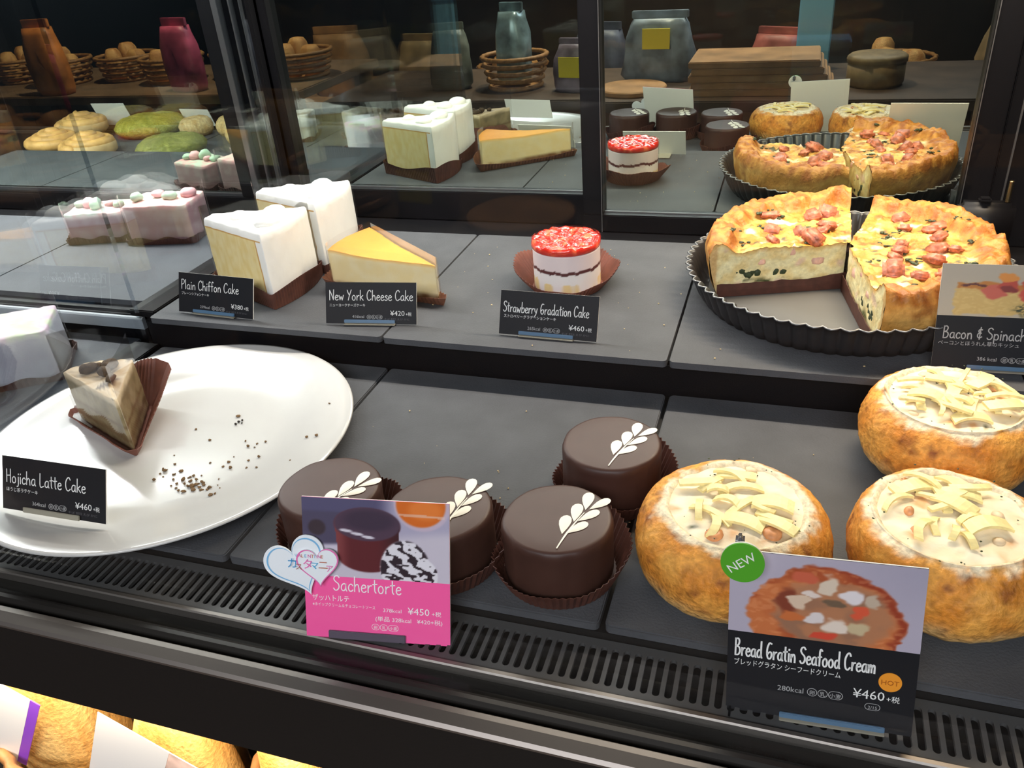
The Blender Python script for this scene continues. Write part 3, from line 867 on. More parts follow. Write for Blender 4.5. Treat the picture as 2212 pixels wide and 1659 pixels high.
text('NEW', -0.0400 + 0.0010, 0.0915, 0.0068, M_ink, gc, y=-0.0089, align='CENTER', bold=0.010, rot=0.62)
box('badge_clip', (-0.0440, -0.0070, 0.0985), (-0.0395, 0.0035, 0.1045), mat('clip_grey', (0.10, 0.10, 0.11), 0.25), gc, 0.0015, 3, True)

# ------------------------------------------------------------------ plate
rng = random.Random(7)
pl = empty('white_plate', (-0.126, -0.2085, 0.0004)); tag(pl, 'large round white porcelain plate with crumbs on the lower deck', 'plate')
prof = [(0.0, 0.0042), (0.060, 0.0042), (0.085, 0.0046), (0.098, 0.0058), (0.110, 0.0086), (0.125, 0.0116), (0.140, 0.0146), (0.1505, 0.0170), (0.1528, 0.0170), (0.1535, 0.0156),
        (0.1490, 0.0132), (0.128, 0.0085), (0.105, 0.0040), (0.092, 0.0012), (0.086, 0.0), (0.078, 0.0), (0.074, 0.0014), (0.0, 0.0014)]
V = []; F = []; n = 128
for r, z in prof:
    for i in range(n):
        a = 2 * PI * i / n; V.append((r * math.cos(a), r * math.sin(a), z))
for j in range(len(prof) - 1):
    for i in range(n):
        k = (i + 1) % n; F.append((j * n + i, j * n + k, (j + 1) * n + k, (j + 1) * n + i))
bm = bmesh.new(); me = pymesh('dish', V, F); bm.from_mesh(me); bmesh.ops.remove_doubles(bm, verts=bm.verts[:], dist=1e-6)
link('dish', bm_mesh('dish', bm), M_plate, pl)

def lump(bm, c, s, rg, squash=0.7):
    r = bmesh.ops.create_icosphere(bm, subdivisions=1, radius=1)
    q = [rg.uniform(0.7, 1.3) for _ in range(3)]
    for v in r['verts']:
        k = rg.uniform(0.75, 1.2)
        v.co = Vector((c[0] + v.co.x * s * q[0] * k, c[1] + v.co.y * s * q[1] * k, c[2] + (v.co.z * k + 0.9) * s * q[2] * squash))

def crumbs(name, spots, z, m, label, sizes, seed):
    rg = random.Random(seed); bm = bmesh.new()
    for x, y in spots:
        lump(bm, (x, y, z(x, y) if callable(z) else z), rg.uniform(*sizes), rg)
    o = link(name, bm_mesh(name, bm), m, None, False)
    tag(o, label, 'crumbs', kind='stuff')
    return o
def plate_z(x, y):
    r = math.hypot(x + 0.126, y + 0.2085)
    for (a, za), (b, zb) in zip(prof, prof[1:8]):
        if r <= b: return za + (zb - za) * (r - a) / (b - a) + 0.0004
    return 0.017
rg = random.Random(3)
sp = []
for k in range(46):
    sp.append((-0.066 + rg.gauss(0, 0.011), -0.258 + rg.gauss(0, 0.004) + 0.0))
for k in range(14): sp.append((-0.092 + rg.gauss(0, 0.011), -0.248 + rg.gauss(0, 0.005)))
for k in range(14): sp.append((-0.045 + rg.gauss(0, 0.02), -0.215 + rg.gauss(0, 0.02)))
for k in range(10): sp.append((-0.06 + rg.uniform(-0.09, 0.08), -0.18 + rg.uniform(-0.06, 0.06)))
crumbs('plate_crumbs', sp, plate_z, M_crumb, 'scattered brown cake crumbs lying on the white plate', (0.0007, 0.0018), 5)
crumbs('chocolate_crumbs', [(-0.0866, -0.1702), (-0.0850, -0.1672), (-0.0872, -0.1740), (-0.0828, -0.1712)], plate_z, mat('dark_crumb', (0.02, 0.014, 0.01), 0.8), 'little dark chocolate crumbs at the middle of the white plate', (0.0010, 0.0021), 9)
rg = random.Random(12)
sp = [(rg.uniform(0.0, 0.6), rg.uniform(-0.05, 0.2)) for _ in range(70)]
crumbs('shelf_crumbs', sp, H + 0.0002, M_crumbp, 'tiny pale crumbs scattered over the upper shelf boards', (0.0003, 0.0009), 2)
sp = [(rg.uniform(0.02, 0.62), rg.uniform(-0.31, -0.08)) for _ in range(60)]
crumbs('deck_crumbs', sp, 0.0002, M_crumbp, 'tiny pale crumbs scattered over the lower deck boards', (0.0003, 0.0009), 4)

# ------------------------------------------------------------------ sachertortes
def feather(root, z, ang, off):
    """white piped chain of paired drops along a curved stem"""
    V = []; F = []
    c, s = math.cos(ang), math.sin(ang)
    def drop(px, pz, L, wd, dr):
        base = len(V); dc, ds = math.cos(dr), math.sin(dr); m = 16
        V.append((px + 0.5 * L * dc, pz + 0.5 * L * ds, 0.0011))
        for i in range(m):
            t = 2 * PI * i / m
            # teardrop: pointed at the stem, round at the far end
            lx = L * 0.5 * (1 - math.cos(t)); ly = wd * math.sin(t) * math.sin(t / 2) ** 1.3
            V.append((px + lx * dc - ly * ds, pz + lx * ds + ly * dc, 0.0002))
        for i in range(m): F.append((base, base + 1 + i, base + 1 + (i + 1) % m))
    for k in range(3):
        x = -0.007 + 0.0110 * k
        drop(x, 0.0007, 0.0150, 0.0047, 0.44)
        drop(x + 0.0014, -0.0007, 0.0140, 0.0040, -0.40)
    base = len(V)
    m = 10
    for i in range(m + 1):
        x = -0.017 + 0.030 * i / m; zc = -0.0016 * (1 - i / m) ** 2 * 2; wv = 0.0006 * (1 - abs(i / m - 0.4))
        V.append((x, zc + wv, 0.0003)); V.append((x, zc - wv, 0.0003))
    for i in range(m): F.append((base + 2 * i, base + 2 * i + 1, base + 2 * i + 3, base + 2 * i + 2))
    W_ = []
    for x, y, zz in V:
        x = (x - 0.004) * 1.22; y *= 1.12
        W_.append((off[0] + x * c - y * s, off[1] + x * s + y * c, z + zz))
    bm = bmesh.new(); me = pymesh('feather_icing', W_, F); bm.from_mesh(me)
    return link('feather_icing', bm_mesh('feather_icing', bm), M_icing, root)

def sacher(loc, label, ang, seed, off=(0.010, 0.0), gap=0.0, R=0.0352):
    t = empty('sachertorte', loc); tag(t, label, 'cake', 'sachertortes on the lower deck')
    rg = random.Random(seed); o1 = Vector((rg.random() * 9, rg.random() * 9, 0))
    def disp(v, j, i):
        q = noise.noise(Vector((v.x * 60, v.y * 60, v.z * 40)) + o1) * 0.0007
        if j < 7: q += noise.noise(Vector((v.x * 160, v.y * 160, 0)) + o1) * 0.0005
        d = Vector((v.x, v.y, 0)); d = d.normalized() if d.length > 1e-6 else d
        return d * q
    rings = [(0.96, 0.0012), (1.0, 0.005), (1.0, 0.014), (0.992, 0.024), (0.995, 0.033), (1.0, 0.0365), (0.995, 0.039), (0.975, 0.0408), (0.945, 0.0418), (0.90, 0.0421), (0.6, 0.0422), (0.3, 0.0422)]
    loft('glazed_cake', circle(R, 96), rings, M_choc, t, dispf=disp)
    feather(t, 0.0424, ang, off)
    ph = rg.random() * 6
    hf = lambda u, p: 0.013 + 0.011 * max(0, math.cos(2 * PI * u - 0.55)) + 0.0016 * math.sin(2 * PI * u * 5 + ph)
    pleated('paper_case', circle(R + 0.0015, 120), hf, M_paper, t, flare=0.42, amp=0.0008, rows=3)
    return t
sacher((0.0690, -0.2790, 0.0006), 'round chocolate cake half hidden behind the pink card, leftmost beside the plate', 1.10, 1, (0.0125, -0.010))
sacher((0.1510, -0.2840, 0.0006), 'round chocolate cake behind the right half of the pink card', 1.36, 2, (0.0135, 0.002))
sacher((0.2285, -0.2770, 0.0006), 'round chocolate cake in front, right of the pink card', 1.24, 3, (0.0125, -0.003))
sacher((0.2450, -0.1890, 0.0006), 'round chocolate cake standing alone behind the other chocolate cakes', 1.18, 4, (0.0105, -0.004))

# ------------------------------------------------------------------ bread bowls
def bread(loc, label, seed, rot=0.0, R=0.0585, hole=0.66, hoff=(0.0, 0.004), n_strip=14, blown=False):
    t = empty('bread_bowl', loc, (0, 0, rot)); tag(t, label, 'bread', 'bread bowls on the lower deck')
    rg = random.Random(seed); o1 = Vector((rg.random() * 9, rg.random() * 9, rg.random() * 9))
    N = 120
    out = [(R * (1 + 0.025 * noise.noise(Vector((math.cos(a) * 1.2, math.sin(a) * 1.2, seed)))) * math.cos(a), R * (1 + 0.03 * noise.noise(Vector((math.cos(a), math.sin(a), seed + 5)))) * math.sin(a)) for a in [2 * PI * i / N for i in range(N)]]
    rings = []
    prof_b = [(0.60, 0.001), (0.74, 0.0022), (0.86, 0.0065), (0.945, 0.013), (0.985, 0.0205), (1.0, 0.028), (0.985, 0.0355), (0.945, 0.0425), (0.89, 0.0475), (0.83, 0.0505), (0.77, 0.0522), (0.74, 0.0530), (hole + 0.02, 0.0536), (hole, 0.0534), (hole - 0.03, 0.0520), (hole - 0.07, 0.0480)]
    dense = []
    for a, b in zip(prof_b, prof_b[1:]):
        for k in range(2): dense.append((a[0] + (b[0] - a[0]) * k / 2, a[1] + (b[1] - a[1]) * k / 2))
    dense.append(prof_b[-1])
    hx, hy = hoff
    def disp(v, j, i):
        d = Vector((v.x, v.y, (v.z - 0.028) * 1.5)).normalized()
        q = fract(v * 40 + o1, 3) * 0.0024 + noise.noise(v * 200 + o1) * 0.0008
        sh = sm(0.040, 0.053, v.z)
        return d * q + Vector((hx, hy, 0)) * sh
    def colf(v, j, i):
        p = dense[j][0]
        a = fract(v * 55 + o1 * 2, 4)
        crust = mixc((0.60, 0.215, 0.026), (0.76, 0.36, 0.07), sm(-0.35, 0.4, a))
        crust = mixc(crust, (0.27, 0.085, 0.016), sm(0.10, 0.42, fract(v * 90 - o1, 3)))
        pale = mixc((0.72, 0.50, 0.22), (0.60, 0.36, 0.13), sm(-0.3, 0.4, a))
        c = mixc(pale, crust, sm(0.008, 0.026, v.z + 0.010 * a))
        # floury cream ring at the cut top
        k = j / (len(dense) - 1)
        edge = sm(hole + 0.11, hole + 0.02, p + 0.16 * a + 0.08 * fract(v * 160, 2)) if j > 16 else 0
        c = mixc(c, (0.86, 0.74, 0.52), edge)
        return c
    loft('crust', out, dense, M_bread, t, colf, disp, cap_top=False)
    # filling
    fr = R * (hole - 0.008)
    def zf(x, y):
        return 0.0514 + 0.0022 * (1 - ((x - hx) ** 2 + (y - hy) ** 2) / fr ** 2) + 0.0030 * fract(Vector((x * 70, y * 70, seed)), 3)
    def cf(v, j, i):
        a = fract(Vector((v.x * 80, v.y * 80, seed + 1)), 3)
        b = fract(Vector((v.x * 60, v.y * 60, seed + 9)), 2)
        c = mixc((0.86, 0.72, 0.48), (0.88, 0.80, 0.62), sm(-0.2, 0.3, a))
        c = mixc(c, (0.72, 0.36, 0.14), sm(0.22, 0.45, b) * 0.9)
        c = mixc(c, (0.10, 0.11, 0.05), sm(0.42, 0.55, fract(Vector((v.x * 150, v.y * 150, seed)), 2)))
        return c
    cc = circle(fr, 80, hx, hy)
    loft('filling', cc, [(s, zf) for s in (1.0, 0.93, 0.85, 0.76, 0.67, 0.58, 0.48, 0.38, 0.28, 0.18, 0.09)], M_foods, t, cf, center=(hx, hy), cap_bottom=False)
    for k in range(n_strip):
        L = rg.uniform(0.012, 0.028); wd = rg.uniform(0.0028, 0.0056); th = 0.0019
        if k % 4 == 0: wd = rg.uniform(0.007, 0.011); L = 0.024
        a = rg.uniform(0, PI); rr = fr * math.sqrt(rg.random()) * 0.74; b = rg.uniform(0, 2 * PI)
        cx, cy = hx + rr * math.cos(b), hy + rr * math.sin(b)
        bend = rg.uniform(-0.004, 0.004); lift = 0.0012 + 0.00016 * k
        V = []; F = []; m = 6
        for i in range(m + 1):
            u = i / m - 0.5
            px = u * L; py = bend * (1 - 4 * u * u)
            z = 0.0535 + lift - 4 * u * u * 0.0022
            for sx_, sz in ((-1, 0), (1, 0), (1, 1), (-1, 1)):
                qx, qy = px, py + sx_ * wd / 2
                V.append((cx + qx * math.cos(a) - qy * math.sin(a), cy + qx * math.sin(a) + qy * math.cos(a), z + sz * th))
        for i in range(m):
            for q in range(4):
                F.append((4 * i + q, 4 * i + (q + 1) % 4, 4 * i + 4 + (q + 1) % 4, 4 * i + 4 + q))
        F.append((3, 2, 1, 0)); F.append((4 * m, 4 * m + 1, 4 * m + 2, 4 * m + 3))
        link('cheese_strip', pymesh('cheese_strip', V, F), M_cheese, t, False)
    bm = bmesh.new()
    for k in range(34):
        rr = fr * math.sqrt(rg.random()) * 1.15; b = rg.uniform(0, 2 * PI)
        lump(bm, (hx + rr * math.cos(b), hy + rr * math.sin(b), 0.0535 if rr < fr else 0.0545), rg.uniform(0.0004, 0.0008), rg, 0.5)
    tag(link('herb_flecks', bm_mesh('herb_flecks', bm), M_green, t, False), kind='stuff')
    # a few pieces of seafood and carrot in the cream
    for k in range(6):
        rr = fr * (0.45 + 0.45 * rg.random()); b = rg.uniform(0, 2 * PI); bm = bmesh.new()
        lump(bm, (hx + rr * math.cos(b), hy + rr * math.sin(b), 0.0500), rg.uniform(0.003, 0.0045), rg, 0.6)
        bmesh.ops.subdivide_edges(bm, edges=bm.edges[:], cuts=1, smooth=0.6)
        link('seafood_piece', bm_mesh('seafood_piece', bm), mat('prawn', (0.75, 0.33, 0.14), 0.45, var=0.3, vscale=150) if k % 2 else mat('scallop', (0.80, 0.62, 0.40), 0.5, var=0.2, vscale=150), t)
    return t
bread((0.3335, -0.2570, 0.0006), 'cheese-topped bread bowl beside the chocolate cakes, behind the NEW badge', 3, 0.0, 0.0590, 0.70, (0.001, 0.003), 16)
bread((0.4700, -0.1080, 0.0006), 'cheese-topped bread bowl at the back, below the quiche card', 8, 1.3, 0.0590, 0.74, (0.004, 0.0), 30)
bread((0.4590, -0.2400, 0.0006), 'cheese-topped bread bowl in front at the right, behind the gratin photo card', 15, 2.4, 0.0590, 0.72, (0.004, 0.002), 17)

# ------------------------------------------------------------------ quiche in its tin
TC = (0.4035, 0.1050)
tin = empty('quiche_tin', (TC[0], TC[1], H + 0.0004)); tag(tin, 'round fluted dark metal quiche tin on the upper shelf', 'baking tin')
NF = 66; n = NF * 8
V = []; F = []
def fl(i, amp): return amp * (abs(math.sin(PI * i / 8)) * 2 - 1)
rows = [(0.124, 0.0, 0.0), (0.1262, 0.0, 0.0010), (0.1325, 0.010, 0.0017), (0.1370, 0.022, 0.0021), (0.1395, 0.0290, 0.0023), (0.1422, 0.0302, 0.0024), (0.1424, 0.0308, 0.0024), (0.1400, 0.0306, 0.0023), (0.1380, 0.0285, 0.0022), (0.1310, 0.0110, 0.0016), (0.1255, 0.0030, 0.0010), (0.122, 0.0022, 0.0)]
for r, z, am in rows:
    for i in range(n):
        a = 2 * PI * i / n; q = r + fl(i, am)
        V.append((q * math.cos(a), q * math.sin(a), z))
for j in range(len(rows) - 1):
    for i in range(n):
        k = (i + 1) % n; F.append((j * n + i, j * n + k, (j + 1) * n + k, (j + 1) * n + i))
F.append(tuple(range(n))[::-1])
link('fluted_wall', pymesh('fluted_wall', V, F), M_tin, tin)
loft('tin_floor', circle(0.1215, 96), [(1.0, 0.0008), (1.0, 0.0024), (0.5, 0.0024)], M_tinin, tin)
rimb = bmesh.new()
pts = []
for i in range(n):
    a = 2 * PI * i / n; q = 0.1414 + fl(i, 0.0024); pts.append((q * math.cos(a), q * math.sin(a), 0.0308))
tube(rimb, pts[::2], 0.0007, 6, True)
link('rim', bm_mesh('rim', rimb), mat('tin_rim', (0.30, 0.30, 0.30), 0.35, metal=0.6), tin)

def quiche(a0, a1, shift, label, seed, nb, ns):
    root = empty('quiche_piece', (TC[0] + shift[0], TC[1] + shift[1], H + 0.0034)); tag(root, label, 'quiche', 'quiche pieces in the tin')
    rg = random.Random(seed); R = 0.1300; o1 = Vector((seed * 1.7, seed * 0.3, 0))
    na = int((a1 - a0) / 0.016); nr = 60; r_in = 0.004
    def topz(r, a):
        x, y = r * math.cos(a), r * math.sin(a)
        v = Vector((x, y, 0))
        z = 0.0430 + 0.0062 * fract(v * 42 + o1, 4) + 0.0028 * abs(noise.noise(v * 120 + o1))
        e0 = 0.76 + 0.10 * noise.noise(Vector((math.cos(a) * 5, math.sin(a) * 5, seed)))
        e = sm(e0, e0 + 0.09, r / R)
        fold = 0.0085 * noise.noise(Vector((a * 3.3, 1.0, seed))) + 0.0034 * noise.noise(Vector((a * 15, r * 80, seed)))
        z += e * (0.0100 + fold) + 0.0012 * noise.noise(v * 240 + o1)
        d = sm(0.955, 1.0, r / R)
        return z - d * d * 0.009
    def tcol(r, a, z):
        x, y = r * math.cos(a), r * math.sin(a); v = Vector((x, y, 0))
        b = fract(v * 38 + o1, 4); c2 = fract(v * 95 - o1, 3)
        c = mixc((0.50, 0.215, 0.028), (0.66, 0.42, 0.105), sm(-0.22, 0.26, b))
        c = mixc(c, (0.27, 0.075, 0.010), sm(0.0, 0.34, c2) * 0.85)
        c = mixc(c, (0.80, 0.70, 0.44), sm(0.12, 0.36, fract(v * 60 + o1 * 3, 3)) * 0.9)
        c = mixc(c, (0.05, 0.06, 0.025), sm(0.30, 0.40, fract(v * 78 - o1 * 2, 3)) * 0.9)
        e0 = 0.76 + 0.10 * noise.noise(Vector((math.cos(a) * 5, math.sin(a) * 5, seed)))
        e = sm(e0 - 0.02, e0 + 0.05, r / R + 0.02 * b)
        cr = mixc((0.30, 0.09, 0.012), (0.54, 0.245, 0.048), sm(-0.3, 0.35, c2))
        return mixc(c, cr, e)
    V = []; C = []; F = []
    for j in range(nr + 1):
        r = r_in + (R - r_in) * (j / nr) ** 0.9
        for i in range(na + 1):
            a = a0 + (a1 - a0) * i / na
            z = topz(r, a); V.append((r * math.cos(a), r * math.sin(a), z)); C.append(tcol(r, a, z))
    w = na + 1
    for j in range(nr):
        for i in range(na): F.append((j * w + i, j * w + i + 1, (j + 1) * w + i + 1, (j + 1) * w + i))
    # outer crust wall
    nz = 9; b0 = len(V); top0 = nr * w
    for k in range(1, nz + 1):
        t = k / nz
        for i in range(na + 1):
            a = a0 + (a1 - a0) * i / na
            r = R - 0.009 * t ** 1.5 + 0.0016 * noise.noise(Vector((a * 9, t * 3, seed))) - (0.0022 if k == 1 else 0) * 0 + 0.0012 * math.sin(t * PI)
            zt = V[top0 + i][2]; z = zt * (1 - t)
            q = fract(Vector((math.cos(a) * 4, math.sin(a) * 4, z * 60)) + o1, 4)
            V.append((r * math.cos(a), r * math.sin(a), z))
            C.append(mixc(mixc((0.52, 0.23, 0.042), (0.72, 0.42, 0.12), sm(-0.3, 0.3, q)), (0.27, 0.09, 0.018), sm(0.06, 0.36, q) * 0.85))
    for k in range(nz):
        for i in range(na):
            A = (top0 + i, top0 + i + 1) if k == 0 else (b0 + (k - 1) * w + i, b0 + (k - 1) * w + i + 1)
            B = (b0 + k * w + i, b0 + k * w + i + 1)
            F.append((A[0], A[1], B[1], B[0]))
    link('baked_top', pymesh('baked_top', V, F, C), M_quiche, root)
    # cut faces and underside
    V = []; C = []; F = []
    for side, a in ((0, a0), (1, a1)):
        b0 = len(V); nzf = 18; nrf = 60
        for j in range(nrf + 1):
            r = r_in + (R - r_in) * j / nrf
            zt = topz(r, a) - 0.0002
            lim = R - 0.009 * 0.0
            for k in range(nzf + 1):
                t = k / nzf; z = zt * t
                rr = min(r, R - 0.009 * (1 - t) ** 1.5)
                q = noise.noise(Vector((rr * 160, z * 160, seed + side))) * 0.0012
                nn = (-math.sin(a), math.cos(a)); sg_ = -1 if side == 0 else 1
                V.append((rr * math.cos(a) + nn[0] * q * sg_, rr * math.sin(a) + nn[1] * q * sg_, z))
                f = fract(Vector((rr * 70, z * 90, seed + side * 4)), 3)
                c = mixc((0.92, 0.80, 0.44), (0.84, 0.64, 0.28), sm(-0.2, 0.3, f))
                c = mixc(c, (0.78, 0.52, 0.38), sm(0.25, 0.42, fract(Vector((rr * 55 + 9, z * 70, seed)), 2)) * 0.8)
                c = mixc(c, (0.05, 0.07, 0.02), sm(0.10, 0.28, fract(Vector((rr * 45 - 4, z * 90 + 3, seed + side)), 3)) * (1 - sm(0.012, 0.022, z)) * sm(0.006, 0.009, z) * 0.95)
                shell = max(sm(0.0045, 0.003, z), sm(R - 0.009, R - 0.006, rr + 0.0 * z))
                c = mixc(c, (0.66, 0.42, 0.17), shell)
                c = mixc(c, (0.70, 0.42, 0.12), sm(zt - 0.004, zt - 0.0008, z))
                C.append(c)
        for j in range(nrf):
            for k in range(nzf):
                q = (b0 + j * (nzf + 1) + k, b0 + (j + 1) * (nzf + 1) + k, b0 + (j + 1) * (nzf + 1) + k + 1, b0 + j * (nzf + 1) + k + 1)
                F.append(q if side == 0 else q[::-1])
    link('cut_face', pymesh('cut_face', V, F, C), M_quiche, root)
    # brown paper under the slice, standing up along both cut sides
    for side, a in ((0, a0), (1, a1)):
        V = []; F = []; m = 30; s = -1 if side == 0 else 1
        nx, ny = -math.sin(a) * s, math.cos(a) * s
        for i in range(m + 1):
            r = 0.001 + 0.121 * i / m
            hgt = 0.0125 + 0.002 * noise.noise(Vector((r * 90, side, seed))) + 0.0035 * sm(0.3, 0.0, i / m)
            for (o, z) in ((0.0022, -0.0002), (0.0026, hgt * 0.5), (0.0024, hgt), (0.0018, hgt), (0.0020, hgt * 0.5), (0.0016, -0.0002)):
                V.append((r * math.cos(a) + nx * o, r * math.sin(a) + ny * o, z))
        for i in range(m):
            for q in range(6):
                F.append((6 * i + q, 6 * i + (q + 1) % 6, 6 * i + 6 + (q + 1) % 6, 6 * i + 6 + q))
        bm = bmesh.new(); me = pymesh('paper', V, F); bm.from_mesh(me)
        link('paper_liner', bm_mesh('paper_liner', bm), M_paper, root, False)
    # bacon and spinach on the top
    for k in range(nb):
        a = a0 + (a1 - a0) * (0.10 + 0.80 * (k + rg.random() * 0.8) / nb); r = R * rg.uniform(0.22, 0.76)
        bm = bmesh.new(); s = rg.uniform(0.0070, 0.0118)
        add_box(bm, (-s, -s * rg.uniform(0.6, 1), -s * 0.45), (s, s * rg.uniform(0.6, 1), s * 0.45), s * 0.3, 3)
        for v in bm.verts: v.co += Vector((noise.noise(v.co * 300 + o1), noise.noise(v.co * 300 - o1), noise.noise(v.co * 280))) * s * 0.18
        o = link('bacon_cube', bm_mesh('bacon_cube', bm), M_bacon, root)
        o.location = (r * math.cos(a), r * math.sin(a), topz(r, a) + s * 0.22)
        o.rotation_euler = (rg.uniform(-0.4, 0.4), rg.uniform(-0.4, 0.4), rg.uniform(0, 3))
    for k in range(ns):
        a = a0 + (a1 - a0) * (0.08 + 0.84 * rg.random()); r = R * rg.uniform(0.25, 0.86)
        bm = bmesh.new()
        for q in range(rg.randint(4, 8)):
            lump(bm, (rg.gauss(0, 0.0045), rg.gauss(0, 0.0022), -0.0004), rg.uniform(0.0014, 0.0028), rg, 0.45)
        o = link('spinach_piece', bm_mesh('spinach_piece', bm), M_green, root)
        o.location = (r * math.cos(a), r * math.sin(a), topz(r, a)); o.rotation_euler = (0, 0, rg.uniform(0, 3))
    # bits that show in the cut sides
    for side, a in ((0, a0), (1, a1)):
        sg_ = -1 if side == 0 else 1
        for k, (fr_, z, kind) in enumerate(((0.78, 0.020, 1), (0.70, 0.017, 1), (0.62, 0.028, 0), (0.40, 0.034, 0), (0.52, 0.015, 1), (0.22, 0.024, 0))):
            bm = bmesh.new()
            for q in range(5 if kind else 1):
                lump(bm, (rg.gauss(0, 0.003) * kind, rg.gauss(0, 0.0006), rg.gauss(0, 0.0022) * kind), rg.uniform(0.0032, 0.0048) if kind else 0.0060, rg, 0.9)
            o = link('spinach_piece' if kind else 'bacon_cube', bm_mesh('cut_bit', bm), M_green if kind else mat('ham', (0.78, 0.45, 0.33), 0.5, var=0.25, vscale=160), root)
            o.location = (R * fr_ * math.cos(a) - 0.0012 * sg_ * -math.sin(a), R * fr_ * math.sin(a) - 0.0012 * sg_ * math.cos(a), z)
            o.rotation_euler = (0, 0, a); o.scale = (1, 0.45, 1)
    return root
quiche(math.radians(89), math.radians(198), (0.0040, 0.0060), 'left quiche piece with bacon and spinach in the tin', 5, 9, 10)
quiche(math.radians(-80), math.radians(77), (0.0015, -0.0005), 'large right quiche piece in the tin, behind the quiche card', 11, 14, 14)

# ------------------------------------------------------------------ chiffon cake slices
def ring_wedge(R, r_in, half, cx, n_arc=14):
    """outline of a ring-cake slice, outer rim towards +x"""
    pts = []
    for k in range(n_arc + 1):
        a = -half + 2 * half * k / n_arc; pts.append((R * math.cos(a) - cx, R * math.sin(a)))
    for k in range(5):
        a = half - 2 * half * k / 4; pts.append((r_in * math.cos(a) - cx, r_in * math.sin(a)))
    return pts
def chiffon(loc, rot, label, seed):
    t = empty('chiffon_cake_slice', loc, (0, 0, rot)); tag(t, label, 'cake', 'chiffon cake slices')
    R, r_in, half, cx = 0.120, 0.018, 0.365, 0.07
    out = resample(ring_wedge(R, r_in, half, cx), 320)
    o1 = Vector((seed, seed * 2, 0))
    def polar(v):
        x, y = v.x + cx, v.y; return math.hypot(x, y), math.atan2(y, x)
    def colf(v, j, i):
        r, a = polar(v)
        cut = sm(half - 0.10, half - 0.02, abs(a)) if r < R - 0.009 else 0.0
        rim = sm(R - 0.010, R - 0.008, r)
        q = fract(v * 150 + o1, 3)
        sponge = mixc((0.80, 0.62, 0.26), (0.86, 0.72, 0.38), sm(-0.3, 0.3, q))
        brown = (0.62, 0.34, 0.09)
        c = (0.90, 0.89, 0.85)
        if j < 15 and r < R - 0.003:
            d = R - 0.0125 - r
            c = sponge if d > 0 else (0.90, 0.89, 0.85)
            if -0.0018 < d < 0.0: c = brown
            if v.z > 0.0700: c = (0.90, 0.89, 0.85)
            elif v.z > 0.0684: c = brown
        return c
    def disp(v, j, i):
        return Vector((noise.noise(v * 130 + o1), noise.noise(v * 130 - o1), noise.noise(v * 90) * (1.5 if j > 14 else 0))) * 0.0006
    rings = [(0.99, 0.002)] + [(1.0, 0.002 + 0.0660 * k / 10) for k in range(1, 11)] + [(1.0, 0.0683), (1.0, 0.0692), (1.0, 0.0699), (1.0, 0.0704)] + [(0.985, 0.0765), (0.955, 0.0785), (0.85, 0.0790), (0.6, 0.0790), (0.3, 0.0790)]
    loft('cake_body', out, rings, M_foods, t, colf, disp)
    for k, (x, y, s) in enumerate(((0.030, -0.012, 0.0135), (0.020, 0.018, 0.0115), (-0.012, 0.0, 0.0095))):
        bm = bmesh.new(); V = []; F = []; n = 28
        for j, (r, z) in enumerate(((1.0, 0), (1.05, 0.18), (0.95, 0.38), (0.72, 0.55), (0.42, 0.66), (0.15, 0.72))):
            for i in range(n):
                a = 2 * PI * i / n + j * 0.2; w = 1 + 0.05 * math.sin(a * 6)
                V.append((x + r * s * w * math.cos(a), y + r * s * w * math.sin(a), 0.0785 + z * s))
        for j in range(5):
            for i in range(n):
                q = (i + 1) % n; F.append((j * n + i, j * n + q, (j + 1) * n + q, (j + 1) * n + i))
        F.append(tuple(5 * n + i for i in range(n)))
        link('cream_dollop', pymesh('cream_dollop', V, F), M_cream, t)
    wrap = ring_wedge(R + 0.0016, r_in - 0.004, half + 0.018, cx)
    film_wall('film_wrap', wrap, 0.002, lambda u: 0.0890 + 0.001 * math.sin(u * 40), M_film, t, 90)
    big = ring_wedge(R + 0.0028, r_in - 0.008, half + 0.030, cx)
    pleated('paper_case', big, lambda u, p: 0.017 + 0.004 * math.sin(u * 14 + seed) + 0.005 * sm(-0.02, 0.05, p.x) * math.sin(p.y * 40 + 1), M_paper, t, flare=0.10, amp=0.0007, n=180)
    return t
chiffon((-0.1790, 0.0320, H + 0.0006), -0.03, 'white-creamed chiffon cake slice in front, next to its price card', 1)
chiffon((-0.1735, 0.1235, H + 0.0006), 0.02, 'white-creamed chiffon cake slice standing behind the front one', 4)

